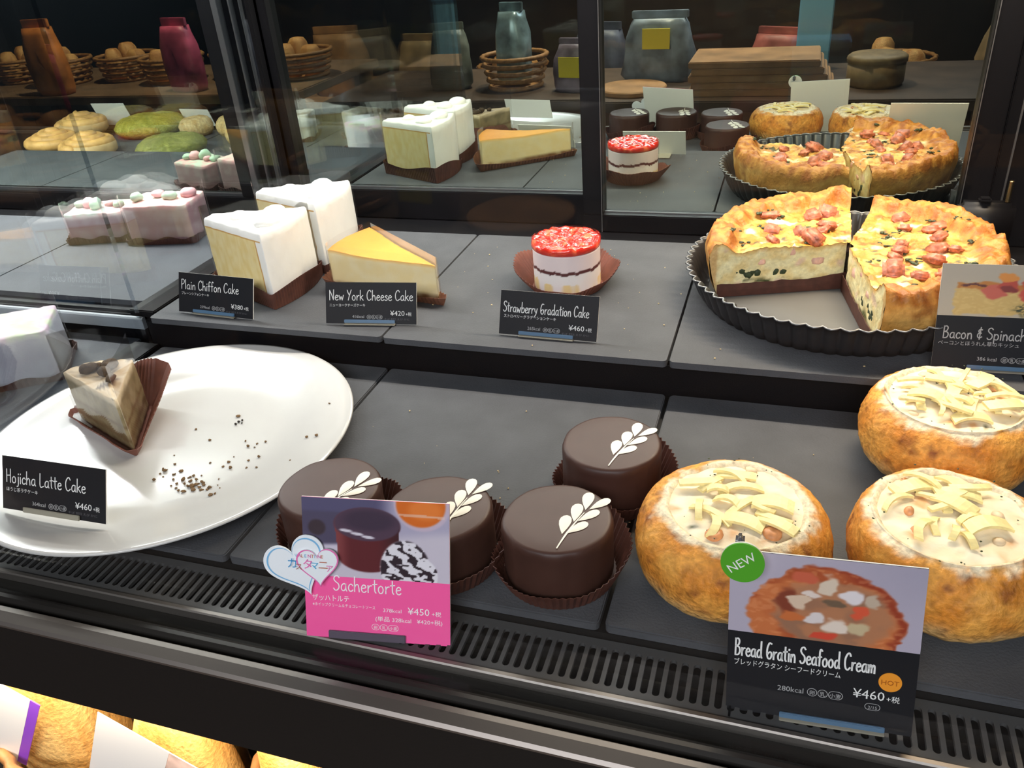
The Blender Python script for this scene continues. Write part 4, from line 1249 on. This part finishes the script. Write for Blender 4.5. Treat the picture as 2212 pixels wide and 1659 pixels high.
# ------------------------------------------------------------------ cheesecake
def cheesecake():
    t = empty('cheesecake_slice', (0, 0, H + 0.0006)); tag(t, 'baked yellow cheesecake slice with brown top behind its price card', 'cake')
    A = Vector((0.0290, 0.0215)); L = Vector((-0.0990, 0.0400)); B = Vector((-0.0840, 0.1080))
    pts = [A]
    # round rim between L and B
    for k in range(9):
        u = k / 8; p = B.lerp(L, u); d = (p - A).normalized(); pts.append(p + d * 0.006 * math.sin(PI * u))
    out = resample(pts, 130)
    def zt(x, y):
        d = (Vector((x, y)) - A).length / 0.128
        return 0.0410 + 0.0035 * sm(0.62, 1.0, d) + 0.0010 * noise.noise(Vector((x * 40, y * 40, 0)))
    NS = 12
    def colf(v, j, i):
        z = v.z; top = zt(v.x, v.y)
        q = fract(v * 90, 3)
        c = mixc((0.82, 0.66, 0.35), (0.84, 0.71, 0.43), sm(-0.3, 0.3, q))
        c = mixc((0.16, 0.065, 0.022), c, sm(0.0075, 0.0095, z + 0.0016 * q))
        if j >= NS:
            d = (Vector((v.x, v.y)) - A).length / 0.128
            c = mixc((0.68, 0.33, 0.055), (0.58, 0.24, 0.035), sm(0.5, 1.0, d + 0.1 * q))
        elif z > top - 0.004: c = mixc(c, (0.80, 0.46, 0.12), sm(top - 0.004, top - 0.0005, z))
        return c
    rings = []
    for k in range(NS):
        rings.append((1.0 + (0.02 if k < 2 else 0), (lambda u: (lambda x, y: zt(x, y) * u))(0.02 + 0.97 * k / (NS - 1))))
    rings += [(0.99, zt), (0.9, zt), (0.75, zt), (0.6, zt), (0.45, zt), (0.3, zt), (0.15, zt)]
    loft('cake_body', out, rings, M_foods, t, colf, lambda v, j, i: Vector((noise.noise(v * 200), noise.noise(v * 200 + Vector((5, 5, 5))), 0)) * 0.0005)
    c = (A + L + B) / 3
    pleated('paper_case', [(c + (p - c) * 1.06) for p in pts], lambda u, p: 0.0060 + 0.0085 * sm(-0.04, -0.11, p.x) + 0.003 * sm(0.0, 0.03, p.x), mat('tan_cake_paper', (0.17, 0.065, 0.035), 0.55, var=0.25, vscale=120), t, flare=0.55, amp=0.0007, n=150)
    film_wall('film_wrap', [(c + (p - c) * 1.05) for p in pts], 0.0022, lambda u: 0.0500, M_film, t, 80)
cheesecake()

# ------------------------------------------------------------------ strawberry cake
def strawberry():
    t = empty('strawberry_cake', (0.1430, 0.0870, H + 0.0006)); tag(t, 'small round cake with glossy red strawberry jelly top in brown paper', 'cake')
    R = 0.0335
    def colf(v, j, i):
        a = math.atan2(v.y, v.x); z = v.z
        q = noise.noise(Vector((math.cos(a) * 5, math.sin(a) * 5, z * 40)))
        w = 0.0024 * noise.noise(Vector((math.cos(a) * 3, math.sin(a) * 3, 1))) + 0.0008 * noise.noise(Vector((math.cos(a) * 14, math.sin(a) * 14, 1)))
        c = (0.78, 0.66, 0.66)
        if z < 0.0245 + w: c = (0.82, 0.78, 0.76)
        if 0.0235 < z + w < 0.0270: c = (0.10, 0.028, 0.028)
        if z < 0.012 + 0.006 * q: c = mixc(c, (0.80, 0.62, 0.30), sm(0.0, 0.5, q + 0.2))
        return c
    rings = [(0.98, 0.0015)] + [(1.0, 0.0015 + 0.0405 * k / 36) for k in range(1, 37)] + [(0.9, 0.0425), (0.4, 0.0425)]
    loft('mousse_layers', circle(R, 120), rings, M_foods, t, colf)
    def cj(v, j, i):
        q = fract(v * 120, 3)
        return mixc((0.62, 0.022, 0.012), (0.85, 0.16, 0.07), sm(0.0, 0.4, q))
    def dj(v, j, i):
        if j < 2: return Vector((0, 0, 0))
        d = Vector((v.x, v.y, 0)).normalized() if j < 5 else Vector((0, 0, 1))
        return d * 0.0014 * abs(fract(v * 110, 3)) + Vector((0, 0, 0.0036 * abs(noise.noise(v * 95)) + 0.002 * fract(v * 160, 2) if j >= 4 else 0))
    loft('strawberry_jelly', circle(R + 0.0004, 120), [(0.97, 0.0424), (1.0, 0.0430), (1.012, 0.0450), (1.01, 0.0472), (0.98, 0.0488)] + [(0.93 - 0.065 * k, 0.0490) for k in range(14)], M_jelly, t, cj, dj)
    film_wall('film_wrap', circle(R + 0.0012, 80), 0.002, 0.0505, M_film, t, 80)
    def hf(u, p):
        a = 2 * PI * u
        return 0.020 - 0.011 * max(0, math.cos(a + 1.35)) + 0.0045 * max(0, math.cos(a - 2.9)) + 0.0015 * math.sin(a * 7)
    pleated('paper_case', circle(R + 0.0022, 140), hf, mat('paper_case_red_brown', (0.17, 0.055, 0.035), 0.6, var=0.2, vscale=100), t, flare=0.80, amp=0.0010, rows=4)
strawberry()

# ------------------------------------------------------------------ hojicha cake on the plate
def hojicha():
    t = empty('hojicha_cake_slice', (-0.1980, -0.2020, 0.0052)); tag(t, 'greyish-brown layered tea cake slice in film on the white plate', 'cake')
    pts = [(0.0495, -0.0265), (0.0475, -0.0270), (-0.0360, 0.0060), (-0.0300, 0.0220), (-0.0110, 0.0330), (0.0130, 0.0370)]
    out = resample(pts, 140)
    def zt(x, y): return 0.0490 + 0.0022 * fract(Vector((x * 60, y * 60, 2)), 3)
    NS = 16
    def colf(v, j, i):
        q = fract(v * 80, 3); z = v.z + 0.0012 * q
        cream = mixc((0.20, 0.155, 0.075), (0.31, 0.245, 0.13), sm(-0.3, 0.3, q))
        c = cream
        for zz in (0.012, 0.024): 
            c = mixc(c, (0.17, 0.11, 0.05), sm(0.0028, 0.0012, abs(z - zz)))
        c = mixc((0.10, 0.06, 0.025), c, sm(0.003, 0.005, z))
        if j >= NS:
            c = mixc((0.60, 0.44, 0.26), (0.72, 0.60, 0.42), sm(-0.2, 0.3, q))
            c = mixc(c, (0.10, 0.055, 0.025), sm(0.12, 0.26, fract(Vector((v.x * 75, v.y * 75, 4)), 2)))
        elif z > 0.044: c = mixc(c, (0.74, 0.60, 0.40), sm(0.044, 0.047, z))
        return c
    rings = [(1.0, (lambda u: (lambda x, y: 0.001 + (zt(x, y) - 0.001) * u))(k / (NS - 1))) for k in range(NS)]
    rings += [(0.97, lambda x, y: zt(x, y) + 0.001), (0.85, zt), (0.7, zt), (0.5, zt), (0.3, zt), (0.15, zt)]
    loft('cake_body', out, rings, M_foods, t, colf, lambda v, j, i: Vector((noise.noise(v * 160), noise.noise(v * 160 + Vector((3, 3, 3))), 0)) * 0.0007)
    rg = random.Random(4)
    for k, (x, y) in enumerate(((-0.006, 0.018), (0.003, 0.022), (-0.012, 0.012), (0.020, 0.002), (0.008, 0.008))):
        bm = bmesh.new(); lump(bm, (x, y, 0.0495), rg.uniform(0.0050, 0.0075), rg, 0.6)
        bmesh.ops.subdivide_edges(bm, edges=bm.edges[:], cuts=1, smooth=0.5)
        for v in bm.verts: v.co += Vector((noise.noise(v.co * 400), noise.noise(v.co * 400 + Vector((9, 0, 0))), noise.noise(v.co * 420))) * 0.0012
        link('chocolate_piece', bm_mesh('chocolate_piece', bm), mat('cocoa_crumble', (0.075, 0.045, 0.022), 0.85, var=0.3, vscale=300, bump=0.5, bscale=500), t)
    c0 = Vector((0.004, 0.010))
    film_wall('film_wrap', [c0 + (Vector(p) - c0) * 1.07 for p in pts], 0.002, lambda u: 0.082 + 0.006 * math.sin(u * 6.28), M_film, t, 90)
    def hf(u, p): return 0.0085 + 0.024 * sm(0.0, 0.030, p.y + 0.6 * (p.x - 0.01)) + 0.0022 * math.sin(u * 31) 
    pleated('paper_case', [c0 + (Vector(p) - c0) * 1.11 for p in pts], hf, mat('paper_case_red_brown', (0.17, 0.055, 0.035), 0.6), t, flare=0.75, amp=0.0007, n=150, base_z=0.0)
hojicha()

# ------------------------------------------------------------------ next bay, beyond the side glass
def cream_block(loc, rot, sx, sy, hh, side, top, crown, label, name, cat, seed, film=True):
    t = empty(name, loc, (0, 0, rot)); tag(t, label, cat)
    out = resample(rounded_rect(-sx / 2, -sy / 2, sx / 2, sy / 2, 0.006), 110); o1 = Vector((seed, 2 * seed, 0))
    def zt(x, y): return hh + 0.0025 * fract(Vector((x * 60, y * 60, seed)), 3)
    def colf(v, j, i):
        q = fract(v * 70 + o1, 3)
        c = mixc(side[0], side[1], sm(-0.25, 0.3, q))
        if v.z > hh * 0.42 and v.z < hh * 0.58 and j < 8: c = mixc(c, side[2], 0.7)
        if j >= 8: c = mixc(top[0], top[1], sm(-0.15, 0.25, q))
        return c
    rings = [(1.0, (lambda u: (lambda x, y: 0.001 + (zt(x, y) - 0.002) * u))(k / 8)) for k in range(9)] + [(0.96, zt), (0.8, zt), (0.6, zt), (0.4, zt), (0.2, zt)]
    loft('cake_body', out, rings, M_foods, t, colf)
    rg = random.Random(seed)
    for k in range(crown):
        bm = bmesh.new(); x = -sx * 0.36 + sx * 0.72 * k / max(1, crown - 1); y = rg.uniform(-0.2, 0.2) * sy
        lump(bm, (x, y, hh), rg.uniform(0.006, 0.009), rg, 0.7)
        bmesh.ops.subdivide_edges(bm, edges=bm.edges[:], cuts=1, smooth=0.7)
        link('cream_dollop', bm_mesh('cream_dollop', bm), mat('pink_ghost_tone', (0.80, 0.42, 0.42), 0.5) if k % 2 else mat('green_ghost_tone', (0.42, 0.58, 0.40), 0.5), t)
    if film: film_wall('film_wrap', rounded_rect(-sx / 2 - 0.002, -sy / 2 - 0.002, sx / 2 + 0.002, sy / 2 + 0.002, 0.006), 0.001, hh + 0.014, M_film, t, 60)
    pleated('paper_case', rounded_rect(-sx / 2 - 0.004, -sy / 2 - 0.004, sx / 2 + 0.004, sy / 2 + 0.004, 0.006), lambda u, p: 0.008 + 0.002 * math.sin(u * 50), M_paper, t, flare=0.2, amp=0.0006, n=120)
    return t
pk = ((0.55, 0.32, 0.32), (0.62, 0.44, 0.42), (0.48, 0.28, 0.28))  # pink blocks take the place of faint reflections in the side glass
pt = ((0.80, 0.38, 0.38), (0.74, 0.62, 0.52))
cream_block((-0.405, 0.170, H + 0.0006), 0.20, 0.085, 0.060, 0.048, pk, pt, 4, 'pink cake shape standing in for a reflection in the side glass', 'pink_reflection_block', 'cake', 3)
cream_block((-0.500, 0.160, H + 0.0006), 0.30, 0.075, 0.055, 0.038, pk, ((0.70, 0.36, 0.34), (0.50, 0.60, 0.46)), 5, 'low pink and green cake shape standing in for a side-glass reflection', 'pink_reflection_block', 'cake', 6)
cream_block((-0.378, -0.125, 0.0006), 0.62, 0.090, 0.070, 0.052, ((0.80, 0.76, 0.82), (0.86, 0.84, 0.88), (0.80, 0.74, 0.80)), ((0.84, 0.60, 0.70), (0.70, 0.78, 0.50)), 0, 'white block with pink and green top standing in for a side-glass reflection beside the plate', 'pale_reflection_block', 'cake', 12)  # added block in place of a film-wrapped slice's reflection

# pastries further along the next bay: they show in the left mirror door
def cinnamon_roll(loc, label, seed, R=0.048):
    t = empty('cinnamon_roll', loc, (0, 0, seed)); tag(t, label, 'pastry', 'cinnamon rolls in the next bay')
    bm = bmesh.new(); pts = []; rr = []
    turns = 3.2; m = 120
    for i in range(m + 1):
        u = i / m; a = 2 * PI * turns * u; r = R * (1 - 0.90 * u)
        pts.append((r * math.cos(a), r * math.sin(a), 0.020 + 0.022 * u)); rr.append(0.0115 * (1 - 0.25 * u) if 0 < i < m else 0.004)
    tube(bm, pts, rr, 10)
    link('dough_coil', bm_mesh('dough_coil', bm), mat('roll_dough', (0.72, 0.40, 0.13), 0.5, var=0.3, vscale=60), t)
    loft('dough_base', circle(R * 1.02, 60), [(0.9, 0.001), (1.05, 0.008), (1.05, 0.022), (0.9, 0.028), (0.4, 0.03)], mat('roll_base', (0.62, 0.40, 0.18), 0.6, var=0.2, vscale=60), t)
cinnamon_roll((-1.10, -0.140, 0.0006), 'spiral cinnamon roll, leftmost in the mirrored row of pastries', 0.3)
cinnamon_roll((-0.985, -0.115, 0.0006), 'spiral cinnamon roll nearest the mirror beside the green pastry', 1.4)
cinnamon_roll((-1.16, -0.290, 0.0006), 'spiral cinnamon roll at the back of the mirrored row, before the white card', 2.2)
def bumpy(name, loc, R, hh, ca, cb, label, cat, seed, group):
    t = empty(name, loc); tag(t, label, cat, group)
    o1 = Vector((seed, 0, seed * 2))
    def disp(v, j, i): return Vector((v.x, v.y, v.z * 0.8)).normalized() * (0.10 * R * fract(v * 50 + o1, 3) + 0.05 * R * abs(noise.noise(v * 140 + o1)))
    def colf(v, j, i): return mixc(ca, cb, sm(-0.25, 0.3, fract(v * 90 + o1, 3)))
    loft('pastry_body', circle(R, 70), [(0.85, 0.001), (1.0, hh * 0.25), (1.02, hh * 0.5), (0.92, hh * 0.75), (0.75, hh * 0.92), (0.5, hh), (0.25, hh)], M_bread, t, colf, disp)
    loft('pastry_foot', circle(R * 0.86, 50), [(1.0, 0.0), (1.0, 0.003), (0.5, 0.003)], mat('pastry_base', (0.20, 0.14, 0.04), 0.7), t)
g = 'green tea pastries in the next bay'
bumpy('green_tea_pastry', (-0.985, -0.300, 0.0006), 0.072, 0.036, (0.28, 0.27, 0.03), (0.42, 0.40, 0.08), 'large green tea pastry at the back of the mirrored row', 'pastry', 2, g)
bumpy('green_tea_pastry', (-0.800, -0.130, 0.0006), 0.066, 0.034, (0.16, 0.17, 0.03), (0.28, 0.27, 0.06), 'dark green tea pastry nearest the mirror, beside the rolls', 'pastry', 5, g)
g = 'nut pastries in the next bay'
for k, (x, y, lb) in enumerate(((-0.855, -0.285, 'pale nut pastry at the back, right of the large green pastry'), (-0.770, -0.295, 'pale nut pastry at the back, beside the post'), (-0.700, -0.225, 'pale nut pastry at the end of the mirrored row by the post'))):
    bumpy('nut_pastry', (x, y, 0.0006), 0.034, 0.036, (0.52, 0.33, 0.12), (0.70, 0.52, 0.26), lb, 'pastry', 8 + k, g)
cd_ = card((-1.13, -0.365, 0.0012), 0.0, math.radians(20), 0.091, 0.055, 'price card standing behind the cinnamon rolls, white back in the mirror', M_cardk, clip=False)
cd_ = card((-0.90, -0.360, 0.0012), 0.1, math.radians(20), 0.080, 0.040, 'price card standing behind the large green pastry', M_cardk, clip=False)
# wrapped cakes in the next bay
for k, (x, y, lb) in enumerate(((-0.455, -0.235, 'film-wrapped grey cake beyond the plate and the side glass'), (-0.585, -0.215, 'film-wrapped grey cake, second beyond the side glass'))):
    cream_block((x, y, 0.0006), 0.3 + k, 0.060, 0.055, 0.050, ((0.44, 0.42, 0.34), (0.62, 0.60, 0.52), (0.30, 0.26, 0.2)), ((0.70, 0.66, 0.56), (0.40, 0.32, 0.22)), 0, lb, 'wrapped_cake', 'cake', 20 + k)

# ------------------------------------------------------------------ lower shelf: baskets and bagged bread
def basket(loc, a, b, hh, label, group):
    t = empty('wicker_basket', loc); tag(t, label, 'basket', group)
    n = 72
    for j in range(9):
        bm = bmesh.new(); pts = []
        z = 0.004 + hh * j / 8; k = 0.86 + 0.14 * j / 8
        for i in range(n):
            an = 2 * PI * i / n; w = 0.0018 * (1 if (i // 3 + j) % 2 else -1)
            pts.append(((a * k + w) * math.cos(an), (b * k + w) * math.sin(an), z))
        tube(bm, pts, 0.0036 if j < 8 else 0.0052, 6, True)
        link('weave_band', bm_mesh('weave_band', bm), M_wicker, t)
    bm = bmesh.new()
    for i in range(24):
        an = 2 * PI * (i * 3 + 1) / n
        tube(bm, [(a * 0.86 * math.cos(an), b * 0.86 * math.sin(an), 0.002), (a * math.cos(an), b * math.sin(an), hh + 0.004)], 0.0024, 6)
    link('stakes', bm_mesh('stakes', bm), M_wicker, t)
    bm = bmesh.new(); v = [bm.verts.new((a * 0.86 * math.cos(2 * PI * i / n), b * 0.86 * math.sin(2 * PI * i / n), 0.002)) for i in range(n)]
    bm.faces.new(v); link('basket_floor', bm_mesh('basket_floor', bm), M_wicker, t, False)
    return t
LZ = -0.3994
g = 'wicker baskets on the lower shelf'
basket((-0.222, -0.305, LZ), 0.098, 0.075, 0.155, 'wicker basket of bagged loaves, at the left under the front panel', g)
basket((0.075, -0.300, LZ), 0.110, 0.080, 0.165, 'wicker basket of rolls, at the right under the front panel', g)
def loaf(name, loc, rot, sx, sy, hh, label, group, seed, ca=(0.66, 0.34, 0.09), cb=(0.82, 0.55, 0.20)):
    t = empty(name, loc, (0, 0, rot)); tag(t, label, 'bread', group)
    o1 = Vector((seed, seed, 0))
    out = [(sx * math.copysign(abs(math.cos(a)) ** 0.7, math.cos(a)), sy * math.copysign(abs(math.sin(a)) ** 0.7, math.sin(a))) for a in [2 * PI * i / 64 for i in range(64)]]
    loft('loaf_body', out, [(0.85, 0.0), (0.98, hh * 0.15), (1.0, hh * 0.4), (0.97, hh * 0.65), (0.85, hh * 0.86), (0.6, hh * 0.98), (0.3, hh)], M_bread, t,
         lambda v, j, i: mixc(ca, cb, sm(-0.3, 0.3, fract(v * 40 + o1, 4))), lambda v, j, i: Vector((v.x, v.y, 0)) * 0.08 * noise.noise(v * 40 + o1))
    return t
def bag(t, sx, sy, hh, zb=0.0):
    out = [(sx * math.copysign(abs(math.cos(a)) ** 0.6, math.cos(a)), sy * math.copysign(abs(math.sin(a)) ** 0.6, math.sin(a))) for a in [2 * PI * i / 48 for i in range(48)]]
    loft('clear_bag', out, [(0.95, zb), (1.0, zb + hh * 0.3), (1.0, zb + hh * 0.7), (0.9, zb + hh)], M_film, t, None, lambda v, j, i: Vector((v.x, v.y, 0)) * 0.06 * noise.noise(v * 50), cap_bottom=False, cap_top=False)
g2 = 'bagged loaves on the lower shelf'
t1 = loaf('bagged_loaf', (-0.246, -0.318, LZ + 0.006), 0.05, 0.048, 0.038, 0.235, 'bagged loaf with white and purple label at the lower left', g2, 2)
bag(t1, 0.052, 0.042, 0.250)
lb_ = box('label', (-0.034, -0.0004, -0.055), (0.030, 0.0004, 0.055), M_white, t1)
lb_.location = (-0.013, -0.0474, 0.205); lb_.rotation_euler = (0, 0.54, 0)
lb2 = box('label_stripe', (0.0302, -0.0004, -0.055), (0.0390, 0.0004, 0.055), M_purple, t1)
lb2.location = (-0.013, -0.0474, 0.205); lb2.rotation_euler = (0, 0.54, 0)
t2 = loaf('bagged_loaf', (-0.166, -0.258, LZ + 0.006), 0.3, 0.026, 0.032, 0.225, 'bagged golden loaf beside the purple label at the lower left', g2, 5, (0.74, 0.44, 0.10), (0.86, 0.66, 0.26))
bag(t2, 0.029, 0.035, 0.240)
t3 = empty('bagged_loaf', (-0.100, -0.330, LZ + 0.0002)); tag(t3, 'bagged bread with a large blank white label at the bottom', 'bread', g2)
lo = loaf('loaf', (0, 0, 0), 0, 0.046, 0.028, 0.225, 'x', g2, 7)
for ch in list(lo.children): ch.parent = t3
bpy.data.objects.remove(lo)
bag(t3, 0.052, 0.031, 0.262)
lb3 = box('label', (-0.034, -0.0004, -0.060), (0.030, 0.0004, 0.060), M_white, t3)
lb3.location = (-0.020, -0.0380, 0.190); lb3.rotation_euler = (0, 0.47, 0)
lb4 = box('label_print', (0.0302, -0.0004, -0.060), (0.058, 0.0004, 0.060), mat('blurred_label', (0.84, 0.60, 0.50), 0.5, var=0.35, vscale=50), t3)
lb4.location = (-0.020, -0.0380, 0.190); lb4.rotation_euler = (0, 0.47, 0)
g3 = 'rolls in the basket on the lower shelf'
for k, (x, y, lb) in enumerate(((0.005, -0.312, 'golden roll in the lower basket, next to the white label'), (0.085, -0.318, 'golden roll in the middle of the lower basket'), (0.150, -0.300, 'golden roll at the right of the lower basket'))):
    loaf('golden_roll', (x, y, LZ + 0.006), 0.2 * k, 0.030, 0.036, 0.235 - 0.012 * k, lb, g3, 11 + k, (0.70, 0.36, 0.08), (0.84, 0.56, 0.20))

# ------------------------------------------------------------------ the shop behind the photographer (mirrored)
def table(name, x0, x1, y0, y1, z, label, m=M_wood):
    t = empty(name, ((x0 + x1) / 2, (y0 + y1) / 2, -0.80)); tag(t, label, 'table')
    hx, hy = (x1 - x0) / 2, (y1 - y0) / 2; hz = z + 0.80
    box('table_top', (-hx, -hy, hz - 0.035), (hx, hy, hz), m, t, 0.004)
    for sx in (-1, 1):
        for sy in (-1, 1):
            box('leg', (sx * (hx - 0.06) - 0.03, sy * (hy - 0.06) - 0.03, 0), (sx * (hx - 0.06) + 0.03, sy * (hy - 0.06) + 0.03, hz - 0.035), m, t, 0.003)
    return t
table('display_table', -1.30, 0.95, -2.10, -1.50, -0.20, 'long dark wooden display table mirrored behind the cakes', M_woodd)
table('display_table', -3.30, -1.45, -2.30, -1.60, -0.18, 'brown wooden display table mirrored at the far left', mat('mid_shop_wood', (0.16, 0.095, 0.055), 0.5, var=0.3, vscale=10))
TZ = -0.1995
def bowl_basket(loc, r, hh, label):
    t = empty('bread_basket', loc); tag(t, label, 'basket', 'shop baskets in the mirror')
    for j in range(5):
        bm = bmesh.new(); k = 0.8 + 0.05 * j
        tube(bm, [(r * k * math.cos(2 * PI * i / 40) * (1 + 0.02 * (-1) ** (i + j)), r * k * math.sin(2 * PI * i / 40) * (1 + 0.02 * (-1) ** (i + j)), 0.008 + hh * j / 4) for i in range(40)], 0.008, 6, True)
        link('weave_band', bm_mesh('weave_band', bm), M_wicker, t)
    loft('basket_floor', circle(r * 0.82, 32), [(1.0, 0.0), (1.0, 0.006), (0.5, 0.006)], M_wicker, t)
    return t
def sack(loc, sx, sy, hh, m, label, group, rot=0.0):
    t = empty('bread_bag', loc, (0, 0, rot)); tag(t, label, 'bag', group)
    out = [(sx * math.copysign(abs(math.cos(a)) ** 0.6, math.cos(a)), sy * math.copysign(abs(math.sin(a)) ** 0.6, math.sin(a))) for a in [2 * PI * i / 48 for i in range(48)]]
    loft('bag_body', out, [(0.9, 0), (1.0, hh * 0.1), (1.0, hh * 0.4), (0.95, hh * 0.7), (0.8, hh * 0.9), (0.72, hh)], m, t, None, lambda v, j, i: Vector((v.x, v.y, 0)) * 0.15 * noise.noise(v * 25))
    bm = bmesh.new(); add_box(bm, (-sx * 0.78, -sy * 0.15, hh), (sx * 0.78, sy * 0.15, hh * 1.12), 0.002)
    link('folded_top', bm_mesh('folded_top', bm), m, t, False)
    return t
M_foil = mat('foil_bag', (0.30, 0.42, 0.48), 0.25, metal=0.4, var=0.6, vscale=18)
bowl_basket((-0.620, -1.72, TZ), 0.115, 0.10, 'round basket with a shiny bag, mirrored above the cheesecake')
sack((-0.620, -1.72, TZ + 0.018), 0.060, 0.050, 0.235, M_foil, 'shiny blue-grey bread bag in the mirrored basket', 'bags on the mirrored table', 0.3)
sack((-0.865, -1.72, TZ), 0.075, 0.05, 0.20, mat('dull_bag', (0.12, 0.13, 0.11), 0.4, var=0.5, vscale=16), 'dull dark bread bag left of the mirrored basket', 'bags on the mirrored table', -0.2)
t = sack((-0.120, -1.86, TZ), 0.125, 0.06, 0.200, mat('grey_bag', (0.20, 0.24, 0.30), 0.35, var=0.5, vscale=16), 'grey bread bag with a yellow label on the mirrored table', 'bags on the mirrored table', 0.1)
M_yel = mat('yellow_label', (0.80, 0.66, 0.05), 0.5)
box('yellow_label', (-0.045, 0.062, 0.11), (0.050, 0.066, 0.175), M_yel, t)
t = sack((-0.385, -1.66, TZ), 0.070, 0.05, 0.150, mat('mauve_bag', (0.20, 0.16, 0.22), 0.4, var=0.5, vscale=16), 'low mauve bread bag with a yellow label in the mirror', 'bags on the mirrored table', 0.2)
box('yellow_label', (-0.035, 0.052, 0.05), (0.045, 0.056, 0.115), M_yel, t)
t = empty('round_board', (-0.180, -1.66, TZ)); tag(t, 'round pale wooden board mirrored near the door frame', 'board')
loft('board_disc', circle(0.115, 48), [(0.97, 0.0), (1.0, 0.004), (1.0, 0.014), (0.97, 0.018), (0.5, 0.018)], M_wood, t, smooth=False)
for k in range(5):
    bx = -0.23 + 0.0 * k
    o = box('wooden_tray', (0.015 + 0.01 * (k % 2), -1.82, TZ + 0.0002 + 0.021 * k), (0.455 - 0.012 * k, -1.56, TZ + 0.020 + 0.021 * k), M_wood, None, 0.003)
    tag(o, ['pale wooden tray at the bottom of the mirrored stack', 'pale wooden tray, second from the bottom of the mirrored stack', 'pale wooden tray in the middle of the mirrored stack', 'pale wooden tray, second from the top of the mirrored stack', 'pale wooden tray on top of the mirrored stack'][k], 'tray', 'wooden trays stacked on the mirrored table')
t = empty('round_hamper', (0.575, -1.72, TZ)); tag(t, 'round brown lidded hamper mirrored above the quiche', 'hamper')
loft('hamper_body', circle(0.085, 40), [(0.9, 0.0), (1.0, 0.01), (1.0, 0.07)], mat('hamper', (0.20, 0.13, 0.06), 0.6, var=0.3, vscale=30), t)
loft('hamper_lid', circle(0.088, 40), [(1.0, 0.0705), (1.0, 0.085), (0.9, 0.092), (0.4, 0.096)], mat('hamper', (0.2, 0.13, 0.06)), t)
t = empty('blue_glow_box', (0.385, -2.00, TZ)); tag(t, 'light-blue box standing in for a bright glow mirrored at the top edge', 'box')  # box colour takes the place of a bright blue glow
box('box_body', (-0.055, -0.04, 0.0), (0.055, 0.04, 0.27), mat('light_blue_card', (0.25, 0.60, 0.90), 0.5), t, 0.004)
box('box_lid', (-0.058, -0.043, 0.2702), (0.058, 0.043, 0.29), mat('blue_lid', (0.15, 0.4, 0.7), 0.5), t, 0.004)
rg = random.Random(21)
for k in range(6):
    x = -3.1 + 0.30 * k; y = -1.98 + 0.08 * (k % 2)
    bowl_basket((x, y, -0.1795), 0.13, 0.09, ('leftmost', 'second', 'third', 'fourth', 'fifth', 'rightmost')[k] + ' brown bread basket from the left on the far mirrored table')
    for q in range(3):
        loaf('bread_roll', (x + 0.055 * math.cos(2.1 * q), y + 0.055 * math.sin(2.1 * q), -0.172), q, 0.042, 0.036, 0.115 + 0.012 * q, ('low', 'middle', 'tall')[q] + ' brown bread roll in the ' + ('leftmost', 'second', 'third', 'fourth', 'fifth', 'rightmost')[k] + ' basket of the far mirrored table', 'rolls on the far left table', 30 + k * 3 + q, (0.40, 0.17, 0.05), (0.62, 0.34, 0.12))

for k, (x, y, hh, c, lb) in enumerate(((-2.62, -1.66, 0.26, (0.50, 0.16, 0.03), 'orange bread bag at the front of the far left mirrored table'),
                                   (-1.98, -1.70, 0.24, (0.50, 0.08, 0.16), 'pink bread bag at the front of the far left mirrored table'),
                                   (-1.70, -1.72, 0.25, (0.42, 0.48, 0.58), 'pale blue bread bag at the end of the far left mirrored table'))):
    sack((x, y, -0.1795), 0.085, 0.05, hh, mat('shop_bag_%d' % k, c, 0.45, var=0.5, vscale=14), lb, 'bags on the far left table', 0.2 * k)

table('low_table', -2.40, 1.70, -3.35, -2.65, -0.44, 'low wooden table far behind, mirrored along the top edge', M_wood)
FZ = -0.4395
for k, (x, y, sx, hh, c, lb) in enumerate(((-1.95, -2.85, 0.16, 0.30, (0.30, 0.15, 0.06), 'leftmost brown sack on the far low mirrored table'),
                                   (-1.45, -2.80, 0.13, 0.26, (0.46, 0.30, 0.14), 'tan sack on the far low mirrored table, second from the left'),
                                   (-0.55, -2.85, 0.14, 0.28, (0.10, 0.11, 0.16), 'dark blue sack in the middle of the far low mirrored table'),
                                   (0.25, -2.82, 0.12, 0.24, (0.42, 0.12, 0.10), 'dull red sack on the far low mirrored table'),
                                   (1.20, -2.85, 0.15, 0.28, (0.38, 0.26, 0.14), 'rightmost tan sack on the far low mirrored table'))):
    sack((x, y, FZ), sx, 0.08, hh, mat('low_sack_%d' % k, c, 0.5, var=0.5, vscale=10), lb, 'sacks on the far low table', 0.15 * k)
for k, (x, lb) in enumerate(((-1.00, 'bread basket on the far low mirrored table beside the dark blue sack'), (0.72, 'bread basket on the far low mirrored table beside the rightmost sack'))):
    bowl_basket((x, -2.85, FZ), 0.17, 0.12, lb)
    for q in range(3):
        loaf('bread_loaf', (x + 0.075 * math.cos(2.1 * q), -2.85 + 0.075 * math.sin(2.1 * q), FZ + 0.008), q, 0.060, 0.045, 0.15 + 0.02 * q, ('low', 'middle', 'tall')[q] + ' loaf in the ' + ('left', 'right')[k] + ' basket of the far low mirrored table', 'loaves on the far low table', 70 + 3 * k + q, (0.46, 0.20, 0.06), (0.66, 0.38, 0.14))
